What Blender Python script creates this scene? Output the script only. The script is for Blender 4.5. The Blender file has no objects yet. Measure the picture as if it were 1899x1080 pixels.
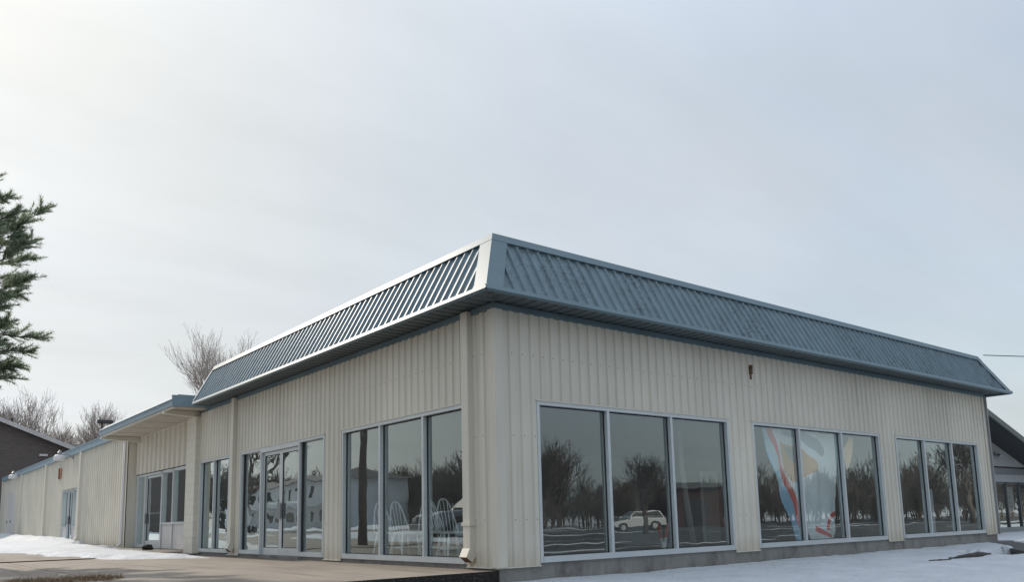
import bpy, bmesh, math, random
from mathutils import Vector, Matrix
R_ = math.radians
random.seed(7)
sc = bpy.context.scene
COL = sc.collection

# ------------------------------------------------------------------ helpers
class MB:
    """collects faces, builds ONE mesh object"""
    def __init__(s): s.v = []; s.f = []; s.m = []
    def face(s, pts, mi=0):
        n = len(s.v); s.v += [tuple(p) for p in pts]; s.f.append(tuple(range(n, n+len(pts)))); s.m.append(mi)
    def box(s, x0, x1, y0, y1, z0, z1, mi=0):
        n = len(s.v)
        s.v += [(x0,y0,z0),(x1,y0,z0),(x1,y1,z0),(x0,y1,z0),(x0,y0,z1),(x1,y0,z1),(x1,y1,z1),(x0,y1,z1)]
        for q in ((0,3,2,1),(4,5,6,7),(0,1,5,4),(1,2,6,5),(2,3,7,6),(3,0,4,7)):
            s.f.append(tuple(n+i for i in q)); s.m.append(mi)
    def hexa(s, a, b, mi=0):
        """a, b: two matching loops of points (bottom, top) joined into a solid"""
        n = len(s.v); k = len(a)
        s.v += [tuple(p) for p in a] + [tuple(p) for p in b]
        s.f.append(tuple(range(n+k-1, n-1, -1))); s.f.append(tuple(range(n+k, n+2*k))); s.m += [mi, mi]
        for i in range(k):
            j = (i+1) % k
            s.f.append((n+i, n+j, n+k+j, n+k+i)); s.m.append(mi)
    def tube(s, pts, rad, sides=6, mi=0, cap=True):
        pts = [Vector(p) for p in pts]
        if not hasattr(rad, '__len__'): rad = [rad]*len(pts)
        n0 = len(s.v)
        ref = None
        for i, p in enumerate(pts):
            d = (pts[min(i+1, len(pts)-1)] - pts[max(i-1, 0)])
            d = d.normalized() if d.length > 1e-9 else Vector((0,0,1))
            if ref is None:
                ref = Vector((1,0,0)) if abs(d.x) < .8 else Vector((0,1,0))
            a = (ref - d*ref.dot(d)); a = a.normalized() if a.length > 1e-6 else d.orthogonal().normalized()
            ref = a; b = d.cross(a)
            for k in range(sides):
                t = 2*math.pi*k/sides
                s.v.append(tuple(p + (a*math.cos(t) + b*math.sin(t))*rad[i]))
        for i in range(len(pts)-1):
            for k in range(sides):
                k2 = (k+1) % sides
                s.f.append((n0+i*sides+k, n0+i*sides+k2, n0+(i+1)*sides+k2, n0+(i+1)*sides+k)); s.m.append(mi)
        if cap:
            s.f.append(tuple(n0+k for k in range(sides-1, -1, -1))); s.m.append(mi)
            e = n0+(len(pts)-1)*sides
            s.f.append(tuple(e+k for k in range(sides))); s.m.append(mi)
    def lathe(s, c, prof, sides=20, axis='z', mi=0):
        n0 = len(s.v)
        for r, h in prof:
            for k in range(sides):
                t = 2*math.pi*k/sides; a = r*math.cos(t); b = r*math.sin(t)
                s.v.append((c[0]+a, c[1]+b, c[2]+h) if axis == 'z' else ((c[0]+h, c[1]+a, c[2]+b) if axis == 'x' else (c[0]+a, c[1]+h, c[2]+b)))
        for i in range(len(prof)-1):
            for k in range(sides):
                k2 = (k+1) % sides
                s.f.append((n0+i*sides+k, n0+i*sides+k2, n0+(i+1)*sides+k2, n0+(i+1)*sides+k)); s.m.append(mi)
        s.f.append(tuple(n0+k for k in range(sides-1, -1, -1))); s.m.append(mi)
        e = n0+(len(prof)-1)*sides; s.f.append(tuple(e+k for k in range(sides))); s.m.append(mi)
    def build(s, name, mat, parent=None, smooth=False, recalc=True, bevel=0):
        me = bpy.data.meshes.new(name); me.from_pydata(s.v, [], s.f)
        mats = mat if isinstance(mat, (list, tuple)) else [mat]
        for m in mats: me.materials.append(m)
        if len(mats) > 1: me.polygons.foreach_set('material_index', s.m)
        if recalc:
            bm = bmesh.new(); bm.from_mesh(me); bmesh.ops.recalc_face_normals(bm, faces=bm.faces); bm.to_mesh(me); bm.free()
        if smooth: me.polygons.foreach_set('use_smooth', [True]*len(me.polygons))
        o = bpy.data.objects.new(name, me); COL.objects.link(o)
        if parent is not None: o.parent = parent
        if bevel:
            b = o.modifiers.new('bevel', 'BEVEL'); b.width = bevel; b.segments = 2; b.limit_method = 'ANGLE'
        return o

def tag(o, label, cat, group=None, kind=None):
    if label: o['label'] = label
    if cat: o['category'] = cat
    if group: o['group'] = group
    if kind: o['kind'] = kind
    return o
def structure(o): o['kind'] = 'structure'; return o
def empty(name, label, cat, loc=(0,0,0), rz=0, group=None):
    o = bpy.data.objects.new(name, None); COL.objects.link(o); o.empty_display_size = .2
    o.location = loc; o.rotation_euler = (0,0,rz)
    return tag(o, label, cat, group)
def copy_tree(o, parent=None):
    c = o.copy(); COL.objects.link(c)
    if parent is not None: c.parent = parent
    for ch in [x for x in bpy.data.objects if x.parent == o]: copy_tree(ch, c)
    return c

# ------------------------------------------------------------------ materials
def nodes_of(name):
    m = bpy.data.materials.new(name); m.use_nodes = True
    nt = m.node_tree; b = nt.nodes['Principled BSDF']
    return m, nt, b
def N(nt, typ, **kw):
    n = nt.nodes.new(typ)
    for k, v in kw.items(): setattr(n, k, v)
    return n
def pos_vec(nt, scale=(1,1,1)):
    g = N(nt, 'ShaderNodeNewGeometry'); mp = N(nt, 'ShaderNodeMapping')
    mp.inputs['Scale'].default_value = scale
    nt.links.new(g.outputs['Position'], mp.inputs['Vector']); return mp.outputs['Vector']
def noise(nt, vec, scale, detail=4, rough=.55):
    n = N(nt, 'ShaderNodeTexNoise'); n.inputs['Scale'].default_value = scale
    n.inputs['Detail'].default_value = detail; n.inputs['Roughness'].default_value = rough
    nt.links.new(vec, n.inputs['Vector']); return n.outputs['Fac']
def ramp(nt, fac, p0, p1, c0=(0,0,0,1), c1=(1,1,1,1)):
    r = N(nt, 'ShaderNodeValToRGB'); e = r.color_ramp.elements
    e[0].position = p0; e[1].position = p1; e[0].color = c0; e[1].color = c1
    nt.links.new(fac, r.inputs['Fac']); return r.outputs['Color']
def mix(nt, fac, a, b, mode='MIX'):
    n = N(nt, 'ShaderNodeMix', data_type='RGBA', blend_type=mode)
    if isinstance(fac, (int, float)): n.inputs['Factor'].default_value = fac
    else: nt.links.new(fac, n.inputs['Factor'])
    for key, val in ((6, a), (7, b)):
        if isinstance(val, tuple): n.inputs[key].default_value = val if len(val) == 4 else val + (1,)
        else: nt.links.new(val, n.inputs[key])
    return n.outputs[2]
def math_(nt, op, a, b=None, c=None):
    n = N(nt, 'ShaderNodeMath', operation=op)
    for i, val in enumerate((a, b, c)):
        if val is None: continue
        if isinstance(val, (int, float)): n.inputs[i].default_value = val
        else: nt.links.new(val, n.inputs[i])
    return n.outputs[0]
def bump(nt, b, h, dist, strength=1.0):
    n = N(nt, 'ShaderNodeBump'); n.inputs['Distance'].default_value = dist; n.inputs['Strength'].default_value = strength
    nt.links.new(h, n.inputs['Height']); nt.links.new(n.outputs['Normal'], b.inputs['Normal'])
def dark(c, k): return (c[0]*k, c[1]*k, c[2]*k)

def plain(name, col, rough=.6, metal=0., var=.12, scale=3., stretch=(1,1,1), bmp=0., bscale=30., spec=.5, fine=.06):
    m, nt, b = nodes_of(name)
    v = pos_vec(nt, stretch)
    f = noise(nt, v, scale, 5)
    c = mix(nt, ramp(nt, f, .3, .7), dark(col, 1-var), dark(col, 1+var))
    f2 = noise(nt, pos_vec(nt), 45, 3)
    c = mix(nt, ramp(nt, f2, .3, .7), mix(nt, 1.0, c, dark((1,1,1), 1-fine), 'MULTIPLY'), c)
    nt.links.new(c, b.inputs['Base Color'])
    b.inputs['Roughness'].default_value = rough; b.inputs['Metallic'].default_value = metal
    b.inputs['Specular IOR Level'].default_value = spec
    if bmp: bump(nt, b, noise(nt, v, bscale, 5), bmp)
    return m

def siding_mat(name, col, screws=True):
    m, nt, b = nodes_of(name)
    big = noise(nt, pos_vec(nt, (1,1,.6)), .55, 3)
    streak = noise(nt, pos_vec(nt, (7,7,.35)), 1.3, 5)
    c = mix(nt, ramp(nt, big, .35, .7), dark(col, .9), dark(col, 1.06))
    c = mix(nt, ramp(nt, streak, .55, .8), c, mix(nt, 1., c, (.86,.83,.78), 'MULTIPLY'))
    g = N(nt, 'ShaderNodeNewGeometry'); sp = N(nt, 'ShaderNodeSeparateXYZ'); nt.links.new(g.outputs['Position'], sp.inputs[0])
    # dirt splashed up at the foot of the sheets
    foot = math_(nt, 'MULTIPLY', ramp(nt, sp.outputs['Z'], .02, .3, (1,1,1,1), (0,0,0,1)), noise(nt, pos_vec(nt, (5,5,1.5)), 2., 4))
    c = mix(nt, foot, c, mix(nt, 1., c, (.72,.66,.58), 'MULTIPLY'))
    if screws:
        s = math_(nt, 'ADD', sp.outputs['X'], sp.outputs['Y'])
        fx = math_(nt, 'SUBTRACT', math_(nt, 'FRACT', math_(nt, 'DIVIDE', math_(nt, 'ADD', s, 20.05), .2)), .5)
        fx = math_(nt, 'MULTIPLY', fx, .2)
        fz = math_(nt, 'SUBTRACT', math_(nt, 'FRACT', math_(nt, 'DIVIDE', math_(nt, 'ADD', sp.outputs['Z'], 1.14), 1.2)), .5)
        fz = math_(nt, 'MULTIPLY', fz, 1.2)
        d = math_(nt, 'ADD', math_(nt, 'MULTIPLY', fx, fx), math_(nt, 'MULTIPLY', fz, fz))
        dot = math_(nt, 'LESS_THAN', d, .009**2)
        c = mix(nt, dot, c, (.16,.13,.1))
        rn = noise(nt, pos_vec(nt), 2.2, 2)
        pit = noise(nt, pos_vec(nt), 38., 1)
        c = mix(nt, math_(nt, 'MULTIPLY', math_(nt, 'GREATER_THAN', pit, .8), math_(nt, 'GREATER_THAN', rn, .52)), c, (.12,.06,.03))
    nt.links.new(c, b.inputs['Base Color'])
    b.inputs['Roughness'].default_value = .5; b.inputs['Specular IOR Level'].default_value = .35
    bump(nt, b, noise(nt, pos_vec(nt, (1,1,.3)), 3., 2), .006)
    return m

def roof_mat(name, col, lichen):
    m, nt, b = nodes_of(name)
    c = mix(nt, ramp(nt, noise(nt, pos_vec(nt, (6,6,.8)), .9, 5), .35, .7), dark(col, .86), dark(col, 1.12))
    if lichen:
        patch = ramp(nt, noise(nt, pos_vec(nt, (1,1,.7)), .75, 3), .44, .62)
        spots = ramp(nt, noise(nt, pos_vec(nt), 17., 4, .7), .52, .6)
        run = ramp(nt, noise(nt, pos_vec(nt, (9,3,.7)), 1.6, 4), .5, .72)
        k = math_(nt, 'MULTIPLY', patch, math_(nt, 'MAXIMUM', spots, math_(nt, 'MULTIPLY', run, .6)))
        c = mix(nt, math_(nt, 'MULTIPLY', k, .62), c, (.03,.034,.034))
    nt.links.new(c, b.inputs['Base Color'])
    b.inputs['Roughness'].default_value = .48; b.inputs['Specular IOR Level'].default_value = .4
    bump(nt, b, noise(nt, pos_vec(nt), 2.5, 2), .004)
    return m

def glass_mat(name, wave, tint=(.86,.92,.92)):
    m = bpy.data.materials.new(name); m.use_nodes = True; nt = m.node_tree
    for n in list(nt.nodes): nt.nodes.remove(n)
    out = N(nt, 'ShaderNodeOutputMaterial'); mx = N(nt, 'ShaderNodeMixShader'); mb = N(nt, 'ShaderNodeMixShader')
    tr = N(nt, 'ShaderNodeBsdfTransparent'); tr.inputs[0].default_value = tint + (1,)
    clear = N(nt, 'ShaderNodeBsdfTransparent')
    gl = N(nt, 'ShaderNodeBsdfGlossy'); gl.inputs['Roughness'].default_value = .004; gl.inputs['Color'].default_value = (.90,1.0,1.0,1)
    fr = N(nt, 'ShaderNodeFresnel'); fr.inputs['IOR'].default_value = 1.7
    # each pane has its own gentle waviness
    g = N(nt, 'ShaderNodeNewGeometry'); oi = N(nt, 'ShaderNodeObjectInfo')
    off = math_(nt, 'MULTIPLY', oi.outputs['Random'], 37.)
    va = N(nt, 'ShaderNodeVectorMath', operation='ADD'); nt.links.new(g.outputs['Position'], va.inputs[0])
    cx = N(nt, 'ShaderNodeCombineXYZ')
    for k in ('X','Y','Z'): nt.links.new(off, cx.inputs[k])
    nt.links.new(cx.outputs[0], va.inputs[1])
    mp = N(nt, 'ShaderNodeMapping'); mp.inputs['Scale'].default_value = (1., 1., 1.7); nt.links.new(va.outputs[0], mp.inputs['Vector'])
    h = noise(nt, mp.outputs[0], 1.35, 1, .4)
    bp = N(nt, 'ShaderNodeBump'); bp.inputs['Distance'].default_value = wave; nt.links.new(h, bp.inputs['Height'])
    nt.links.new(bp.outputs[0], gl.inputs['Normal'])
    nt.links.new(math_(nt, 'MINIMUM', math_(nt, 'MULTIPLY', fr.outputs[0], 2.5), .95), mx.inputs[0]); nt.links.new(tr.outputs[0], mx.inputs[1]); nt.links.new(gl.outputs[0], mx.inputs[2])
    nt.links.new(g.outputs['Backfacing'], mb.inputs[0]); df = N(nt, 'ShaderNodeBsdfDiffuse'); df.inputs[0].default_value = (.55,.56,.54,1); md = N(nt, 'ShaderNodeMixShader')
    film = ramp(nt, noise(nt, pos_vec(nt, (1,1,.5)), 2.2, 4), .3, .75, (.035,.035,.035,1), (.085,.085,.085,1)); nt.links.new(film, md.inputs[0])   # dusty film
    nt.links.new(mx.outputs[0], md.inputs[1]); nt.links.new(df.outputs[0], md.inputs[2])
    nt.links.new(md.outputs[0], mb.inputs[1]); nt.links.new(clear.outputs[0], mb.inputs[2])
    nt.links.new(mb.outputs[0], out.inputs['Surface'])
    return m

BEIGE = (.695,.65,.557)
BLUE = (.17,.235,.268)
M = {}
M['siding'] = siding_mat('beige_siding', BEIGE); M['siding_plain'] = siding_mat('beige_siding_plain', BEIGE, False)
M['trim_beige'] = plain('beige_trim', dark(BEIGE, .98), .5, var=.06, scale=1.5, stretch=(3,3,.5))
M['roof'] = roof_mat('blue_steel', BLUE, False)
M['roof_lichen'] = roof_mat('blue_steel_lichen', BLUE, True)
M['blue_trim'] = plain('blue_trim', (.16,.225,.255), .5, var=.1, scale=1.2, spec=.35)
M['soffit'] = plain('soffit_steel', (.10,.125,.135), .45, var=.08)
M['fascia_light'] = plain('light_blue_fascia', (.24,.315,.36), .7, var=.06, spec=.25)
M['alu'] = plain('aluminium', (.60,.63,.64), .38, .35, var=.06, scale=2)
M['gasket'] = plain('gasket', (.02,.022,.024), .6, var=.05)
M['white_panel'] = plain('white_panel', (.66,.63,.61), .5, var=.04)
M['tan_soffit'] = plain('tan_soffit', (.52,.46,.38), .7, var=.08)
M['glass'] = glass_mat('window_glass', .0013)
M['glass_wavy'] = glass_mat('door_glass', .003)
M['block'] = None
M['roofing'] = plain('roofing', (.2,.2,.2), .9)
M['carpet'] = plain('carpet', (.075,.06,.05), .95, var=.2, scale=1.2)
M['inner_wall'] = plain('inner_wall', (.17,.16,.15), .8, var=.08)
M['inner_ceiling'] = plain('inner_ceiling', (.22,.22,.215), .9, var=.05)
M['white_wood'] = plain('white_wood', (.86,.86,.84), .5, var=.05)
M['dark_metal'] = plain('dark_metal', (.04,.04,.045), .45)
M['grey_metal'] = plain('grey_metal', (.3,.31,.32), .4, .4)
M['rust'] = plain('rust', (.13,.07,.04), .85, var=.4, scale=20)
M['bark'] = plain('bark', (.12,.095,.075), .9, var=.3, scale=6, stretch=(4,4,1))
M['bark_pale'] = plain('bark_pale', (.33,.285,.26), .9, var=.3, scale=4)
M['needles'] = plain('needles', (.20,.24,.175), .7, var=.45, scale=.9, fine=.3)
M['grey_brick'] = None
M['shingle'] = plain('shingle', (.10,.095,.09), .9, var=.2, scale=8, bmp=.01)
M['white_siding'] = plain('white_siding', (.72,.72,.71), .6, var=.04)
M['tyre'] = plain('tyre', (.02,.02,.02), .8)
M['car_glass'] = plain('car_glass', (.03,.04,.04), .15, var=0, spec=.4)

def brick_mat(name, c1, c2, mortar, w, h):
    m, nt, b = nodes_of(name)
    g = N(nt, 'ShaderNodeNewGeometry'); sp = N(nt, 'ShaderNodeSeparateXYZ'); nt.links.new(g.outputs['Position'], sp.inputs[0])
    cb = N(nt, 'ShaderNodeCombineXYZ'); nt.links.new(math_(nt, 'ADD', sp.outputs['X'], sp.outputs['Y']), cb.inputs['X']); nt.links.new(sp.outputs['Z'], cb.inputs['Y'])
    t = N(nt, 'ShaderNodeTexBrick'); nt.links.new(cb.outputs[0], t.inputs['Vector'])
    t.inputs['Color1'].default_value = c1+(1,); t.inputs['Color2'].default_value = c2+(1,); t.inputs['Mortar'].default_value = mortar+(1,)
    t.inputs['Scale'].default_value = 1.; t.inputs['Brick Width'].default_value = w; t.inputs['Row Height'].default_value = h
    t.inputs['Mortar Size'].default_value = .008
    nt.links.new(t.outputs['Color'], b.inputs['Base Color']); b.inputs['Roughness'].default_value = .85
    bump(nt, b, math_(nt, 'SUBTRACT', 1., t.outputs['Fac']), .006)
    return m
M['block'] = brick_mat('painted_block', dark(BEIGE, 1.03), dark(BEIGE, .99), dark(BEIGE, .9), .4, .2)
M['grey_brick'] = brick_mat('grey_brick', (.135,.108,.096), (.11,.09,.08), (.16,.14,.125), .3, .11)

def lap_mat(name, col, pitch, axis='Z'):
    m, nt, b = nodes_of(name)
    g = N(nt, 'ShaderNodeNewGeometry'); sp = N(nt, 'ShaderNodeSeparateXYZ'); nt.links.new(g.outputs['Position'], sp.inputs[0])
    src = sp.outputs['Z'] if axis == 'Z' else math_(nt, 'ADD', sp.outputs['X'], sp.outputs['Y'])
    f = math_(nt, 'FRACT', math_(nt, 'DIVIDE', src, pitch))
    c = mix(nt, ramp(nt, noise(nt, pos_vec(nt), 1.2, 4), .3, .7), dark(col, .93), dark(col, 1.06))
    nt.links.new(c, b.inputs['Base Color']); b.inputs['Roughness'].default_value = .65
    bump(nt, b, f, pitch*.12)
    return m
M['grey_lap'] = lap_mat('grey_lap', (.33,.34,.345), .2, 'X')
M['white_lap'] = lap_mat('white_lap', (.7,.71,.71), .16)

def concrete_mat():
    m, nt, b = nodes_of('concrete')
    g = N(nt, 'ShaderNodeNewGeometry'); sp = N(nt, 'ShaderNodeSeparateXYZ'); nt.links.new(g.outputs['Position'], sp.inputs[0])
    X, Y = sp.outputs['X'], sp.outputs['Y']
    base = (.30,.26,.215)
    c = mix(nt, ramp(nt, noise(nt, pos_vec(nt, (1,.5,1)), .8, 5), .3, .72), dark(base, .72), dark(base, 1.12))
    c = mix(nt, ramp(nt, noise(nt, pos_vec(nt), 30., 4, .7), .35, .65), mix(nt, 1., c, (.84,.83,.82), 'MULTIPLY'), c)
    # old water stains spreading from the wall foot
    wall = math_(nt, 'ADD', X, math_(nt, 'MULTIPLY', noise(nt, pos_vec(nt, (1,.4,1)), 1.1, 4), 1.5))
    c = mix(nt, math_(nt, 'MULTIPLY', ramp(nt, wall, -.2, .9), .75), c, (.12,.085,.062))
    # wear streaks running along the lane
    st = ramp(nt, noise(nt, pos_vec(nt, (2.2,.18,1)), 1.4, 4), .54, .7)
    c = mix(nt, math_(nt, 'MULTIPLY', st, .7), c, (.15,.115,.09))
    wob = math_(nt, 'MULTIPLY', math_(nt, 'SUBTRACT', noise(nt, pos_vec(nt), 1.3, 4), .5), .16)
    l1 = math_(nt, 'LESS_THAN', math_(nt, 'ABSOLUTE', math_(nt, 'ADD', math_(nt, 'ADD', X, 4.28), wob)), .02)
    diag = math_(nt, 'ADD', math_(nt, 'ADD', Y, math_(nt, 'MULTIPLY', X, 1.06)), -10.9)
    l2 = math_(nt, 'LESS_THAN', math_(nt, 'ABSOLUTE', math_(nt, 'ADD', diag, wob)), .06)
    l3 = math_(nt, 'LESS_THAN', math_(nt, 'ABSOLUTE', math_(nt, 'ADD', Y, math_(nt, 'ADD', -4.1, wob))), .012)
    l = math_(nt, 'MAXIMUM', math_(nt, 'MAXIMUM', l1, l2), math_(nt, 'MULTIPLY', l3, .6))
    c = mix(nt, math_(nt, 'MULTIPLY', l, .85), c, (.05,.042,.035))
    far = math_(nt, 'MULTIPLY', math_(nt, 'GREATER_THAN', diag, 0.), .5)
    c = mix(nt, far, c, (.2,.18,.165))
    # the cast edge shows dark exposed aggregate
    nz = N(nt, 'ShaderNodeSeparateXYZ'); nt.links.new(g.outputs['Normal'], nz.inputs[0])
    agg = mix(nt, ramp(nt, noise(nt, pos_vec(nt), 42., 3, .8), .56, .68), (.022,.02,.019), (.17,.15,.13))
    c = mix(nt, math_(nt, 'LESS_THAN', nz.outputs['Z'], .5), c, agg)
    nt.links.new(c, b.inputs['Base Color']); b.inputs['Roughness'].default_value = .82; b.inputs['Specular IOR Level'].default_value = .3
    bump(nt, b, noise(nt, pos_vec(nt), 25., 6, .65), .006)
    return m
M['concrete'] = concrete_mat()

def foundation_mat():
    m, nt, b = nodes_of('foundation_concrete')
    base = (.27,.26,.24)
    c = mix(nt, ramp(nt, noise(nt, pos_vec(nt, (1,1,.6)), 1.2, 5), .35, .68), dark(base, .75), dark(base, 1.15))
    s1 = ramp(nt, noise(nt, pos_vec(nt, (.8,.8,.5)), 1.5, 6, .65), .47, .68)
    c = mix(nt, math_(nt, 'MULTIPLY', s1, .85), c, (.05,.044,.04))
    s2 = ramp(nt, noise(nt, pos_vec(nt, (1.5,1.5,.9)), 1.9, 6, .65), .55, .8)
    c = mix(nt, math_(nt, 'MULTIPLY', s2, .35), c, (.45,.44,.42))
    nt.links.new(c, b.inputs['Base Color']); b.inputs['Roughness'].default_value = .85
    bump(nt, b, noise(nt, pos_vec(nt), 20., 5), .008)
    return m
M['foundation'] = foundation_mat()

def snow_mat():
    m, nt, b = nodes_of('snow')
    c = mix(nt, ramp(nt, noise(nt, pos_vec(nt), 1.4, 6, .65), .3, .7), (.54,.56,.585), (.68,.695,.715))
    dirt = math_(nt, 'MULTIPLY', ramp(nt, noise(nt, pos_vec(nt), 9., 5, .7), .62, .72), .25)
    c = mix(nt, dirt, c, (.4,.37,.33))
    nt.links.new(c, b.inputs['Base Color']); b.inputs['Roughness'].default_value = .75; b.inputs['Specular IOR Level'].default_value = .25
    h = math_(nt, 'ADD', noise(nt, pos_vec(nt), 3.5, 6, .6), math_(nt, 'MULTIPLY', noise(nt, pos_vec(nt), 26., 4), .25))
    bump(nt, b, h, .09)
    return m
M['snow'] = snow_mat()

def ground_mat():
    """asphalt lot in front, old snow lying on grass further out"""
    m, nt, b = nodes_of('ground_surface')
    asp = mix(nt, ramp(nt, noise(nt, pos_vec(nt), 18., 5, .7), .35, .7), (.035,.033,.032), (.075,.07,.066))
    grass = mix(nt, ramp(nt, noise(nt, pos_vec(nt), 2., 6, .7), .3, .7), (.09,.065,.04), (.16,.12,.075))
    lawn = mix(nt, ramp(nt, noise(nt, pos_vec(nt, (1,.5,1)), .16, 5, .65), .46, .52), grass, (.8,.82,.85))
    lot = mix(nt, ramp(nt, noise(nt, pos_vec(nt, (.12,1,1)), .35, 5, .6), .6, .63), asp, (.75,.77,.8))
    g = N(nt, 'ShaderNodeNewGeometry'); sp = N(nt, 'ShaderNodeSeparateXYZ'); nt.links.new(g.outputs['Position'], sp.inputs[0])
    k = math_(nt, 'MULTIPLY', math_(nt, 'LESS_THAN', sp.outputs['Y'], 6.), math_(nt, 'GREATER_THAN', sp.outputs['Y'], -58.))
    nt.links.new(mix(nt, k, lawn, lot), b.inputs['Base Color']); b.inputs['Roughness'].default_value = .8
    bump(nt, b, noise(nt, pos_vec(nt), 8., 5), .02)
    return m
M['ground'] = ground_mat()

# ------------------------------------------------------------------ camera (solved from the photograph)
cam = bpy.data.cameras.new('camera'); camo = bpy.data.objects.new('camera', cam); COL.objects.link(camo)
yaw, pit, rol, F = R_(38.789), R_(8.365), R_(-1.353), 1493.733
fwd = Vector((math.sin(yaw)*math.cos(pit), math.cos(yaw)*math.cos(pit), math.sin(pit)))
r0 = Vector((math.cos(yaw), -math.sin(yaw), 0)); u0 = r0.cross(fwd)
rr = r0*math.cos(rol) + u0*math.sin(rol); uu = u0*math.cos(rol) - r0*math.sin(rol)
mw = Matrix.Identity(4)
for i in range(3): mw[i][0] = rr[i]; mw[i][1] = uu[i]; mw[i][2] = -fwd[i]
mw.translation = Vector((-6.903, -8.95, .651)); camo.matrix_world = mw
cam.sensor_width = 36; cam.sensor_fit = 'HORIZONTAL'; cam.lens = F*36/1899; cam.shift_y = (746.65-540)/1899
cam.clip_start = .05; cam.clip_end = 3000
sc.camera = camo

# ------------------------------------------------------------------ light
AZ, EL = -5.5, 33.0
sdir = Vector((math.sin(R_(AZ))*math.cos(R_(EL)), math.cos(R_(AZ))*math.cos(R_(EL)), math.sin(R_(EL))))
sun = bpy.data.lights.new('sun', 'SUN'); sun.energy = 3.2; sun.angle = R_(.9); sun.color = (1, .9, .78)
so = bpy.data.objects.new('sun', sun); COL.objects.link(so); so.rotation_euler = (-sdir).to_track_quat('-Z', 'Y').to_euler(); so.location = (0, 0, 40)
W_ = bpy.data.worlds.new('World'); sc.world = W_; W_.use_nodes = True; wt = W_.node_tree
bg = wt.nodes['Background']
sky = N(wt, 'ShaderNodeTexSky', sky_type='NISHITA'); sky.sun_disc = False; sky.sun_elevation = R_(EL); sky.sun_rotation = R_(AZ)
sky.air_density = 1.0; sky.dust_density = 3.0; sky.ozone_density = 1.5
tc = N(wt, 'ShaderNodeTexCoord'); sx = N(wt, 'ShaderNodeSeparateXYZ'); wt.links.new(tc.outputs['Generated'], sx.inputs[0])
zc = math_(wt, 'ADD', math_(wt, 'MAXIMUM', sx.outputs['Z'], 0.), .22)
cc = N(wt, 'ShaderNodeCombineXYZ'); wt.links.new(math_(wt, 'DIVIDE', sx.outputs['X'], zc), cc.inputs['X']); wt.links.new(math_(wt, 'DIVIDE', sx.outputs['Y'], zc), cc.inputs['Y'])
mpw = N(wt, 'ShaderNodeMapping'); mpw.inputs['Scale'].default_value = (.55, 1.3, 1); mpw.inputs['Rotation'].default_value = (0, 0, R_(25)); wt.links.new(cc.outputs[0], mpw.inputs['Vector'])
cn_ = noise(wt, mpw.outputs[0], 1.1, 6, .55)
even_n = ramp(wt, noise(wt, mpw.outputs[0], 1.9, 5, .55), .3, .7, (.93,.93,.93,1), (1.05,1.05,1.05,1))
cl = ramp(wt, noise(wt, mpw.outputs[0], 1.1, 6, .5), .3, .75, (.5,.5,.5,1), (.95,.95,.95,1))
bw = N(wt, 'ShaderNodeRGBToBW'); wt.links.new(sky.outputs[0], bw.inputs[0])
# thin high cloud evens the sky out: bluish gaps keep the clear-sky hue, the veil is nearly neutral
even = math_(wt, 'MULTIPLY', math_(wt, 'POWER', math_(wt, 'MAXIMUM', bw.outputs[0], .05), .16), 5.6)
zen = N(wt, 'ShaderNodeMapRange', interpolation_type='SMOOTHSTEP'); wt.links.new(sx.outputs['Z'], zen.inputs['Value'])
zen.inputs['From Min'].default_value = .42; zen.inputs['From Max'].default_value = .95; zen.inputs['To Min'].default_value = 1.; zen.inputs['To Max'].default_value = 1.6
even = math_(wt, 'MULTIPLY', math_(wt, 'MULTIPLY', even, zen.outputs[0]), even_n)     # an overcast sky is brightest overhead
gain = math_(wt, 'DIVIDE', math_(wt, 'MULTIPLY', even, .93), math_(wt, 'MAXIMUM', bw.outputs[0], .05))
gv = N(wt, 'ShaderNodeCombineColor'); vc = N(wt, 'ShaderNodeCombineColor')
for ch in ('Red', 'Green', 'Blue'): wt.links.new(gain, gv.inputs[ch])
gap = mix(wt, 1., sky.outputs[0], gv.outputs[0], 'MULTIPLY')
gap = mix(wt, .5, gap, mix(wt, 1., gap, (.85,1.0,.85), 'MULTIPLY'))
for ch, k in (('Red', .97), ('Green', 1.02), ('Blue', 1.09)): wt.links.new(math_(wt, 'MULTIPLY', even, k), vc.inputs[ch])
wt.links.new(mix(wt, cl, gap, vc.outputs[0]), bg.inputs['Color'])
bg.inputs['Strength'].default_value = .1
sc.view_settings.view_transform = 'Standard'; sc.view_settings.look = 'None'; sc.view_settings.gamma = 1; sc.view_settings.use_curve_mapping = False
sc.view_settings.exposure = .0
sc.cycles.use_denoising = True
sc.cycles.max_bounces = 10; sc.cycles.transparent_max_bounces = 24; sc.cycles.glossy_bounces = 4; sc.cycles.diffuse_bounces = 4
sc.cycles.sample_clamp_indirect = 6

# ------------------------------------------------------------------ ground
GZ = -.42
g = MB(); S = 900
g.face([(-S,-S,GZ),(S,-S,GZ),(S,S,GZ),(-S,S,GZ)]); structure(g.build('ground', M['ground'], recalc=False))
def drive_z(y): return -.03 + max(0., min(.36, (y-10)*.0085))
pd = MB()
pd.box(-40, -.001, .02, 12.6, -1.0, -.03)
structure(pd.build('concrete_pad', M['concrete']))
dv = MB(); ys = [12.6+i*3 for i in range(0, 45)]
for a, b in zip(ys[:-1], ys[1:]):
    dv.face([(-40,a,drive_z(a)),(0.29,a,drive_z(a)),(0.29,b,drive_z(b)),(-40,b,drive_z(b))])
structure(dv.build('driveway', M['concrete'], recalc=False))

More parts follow.
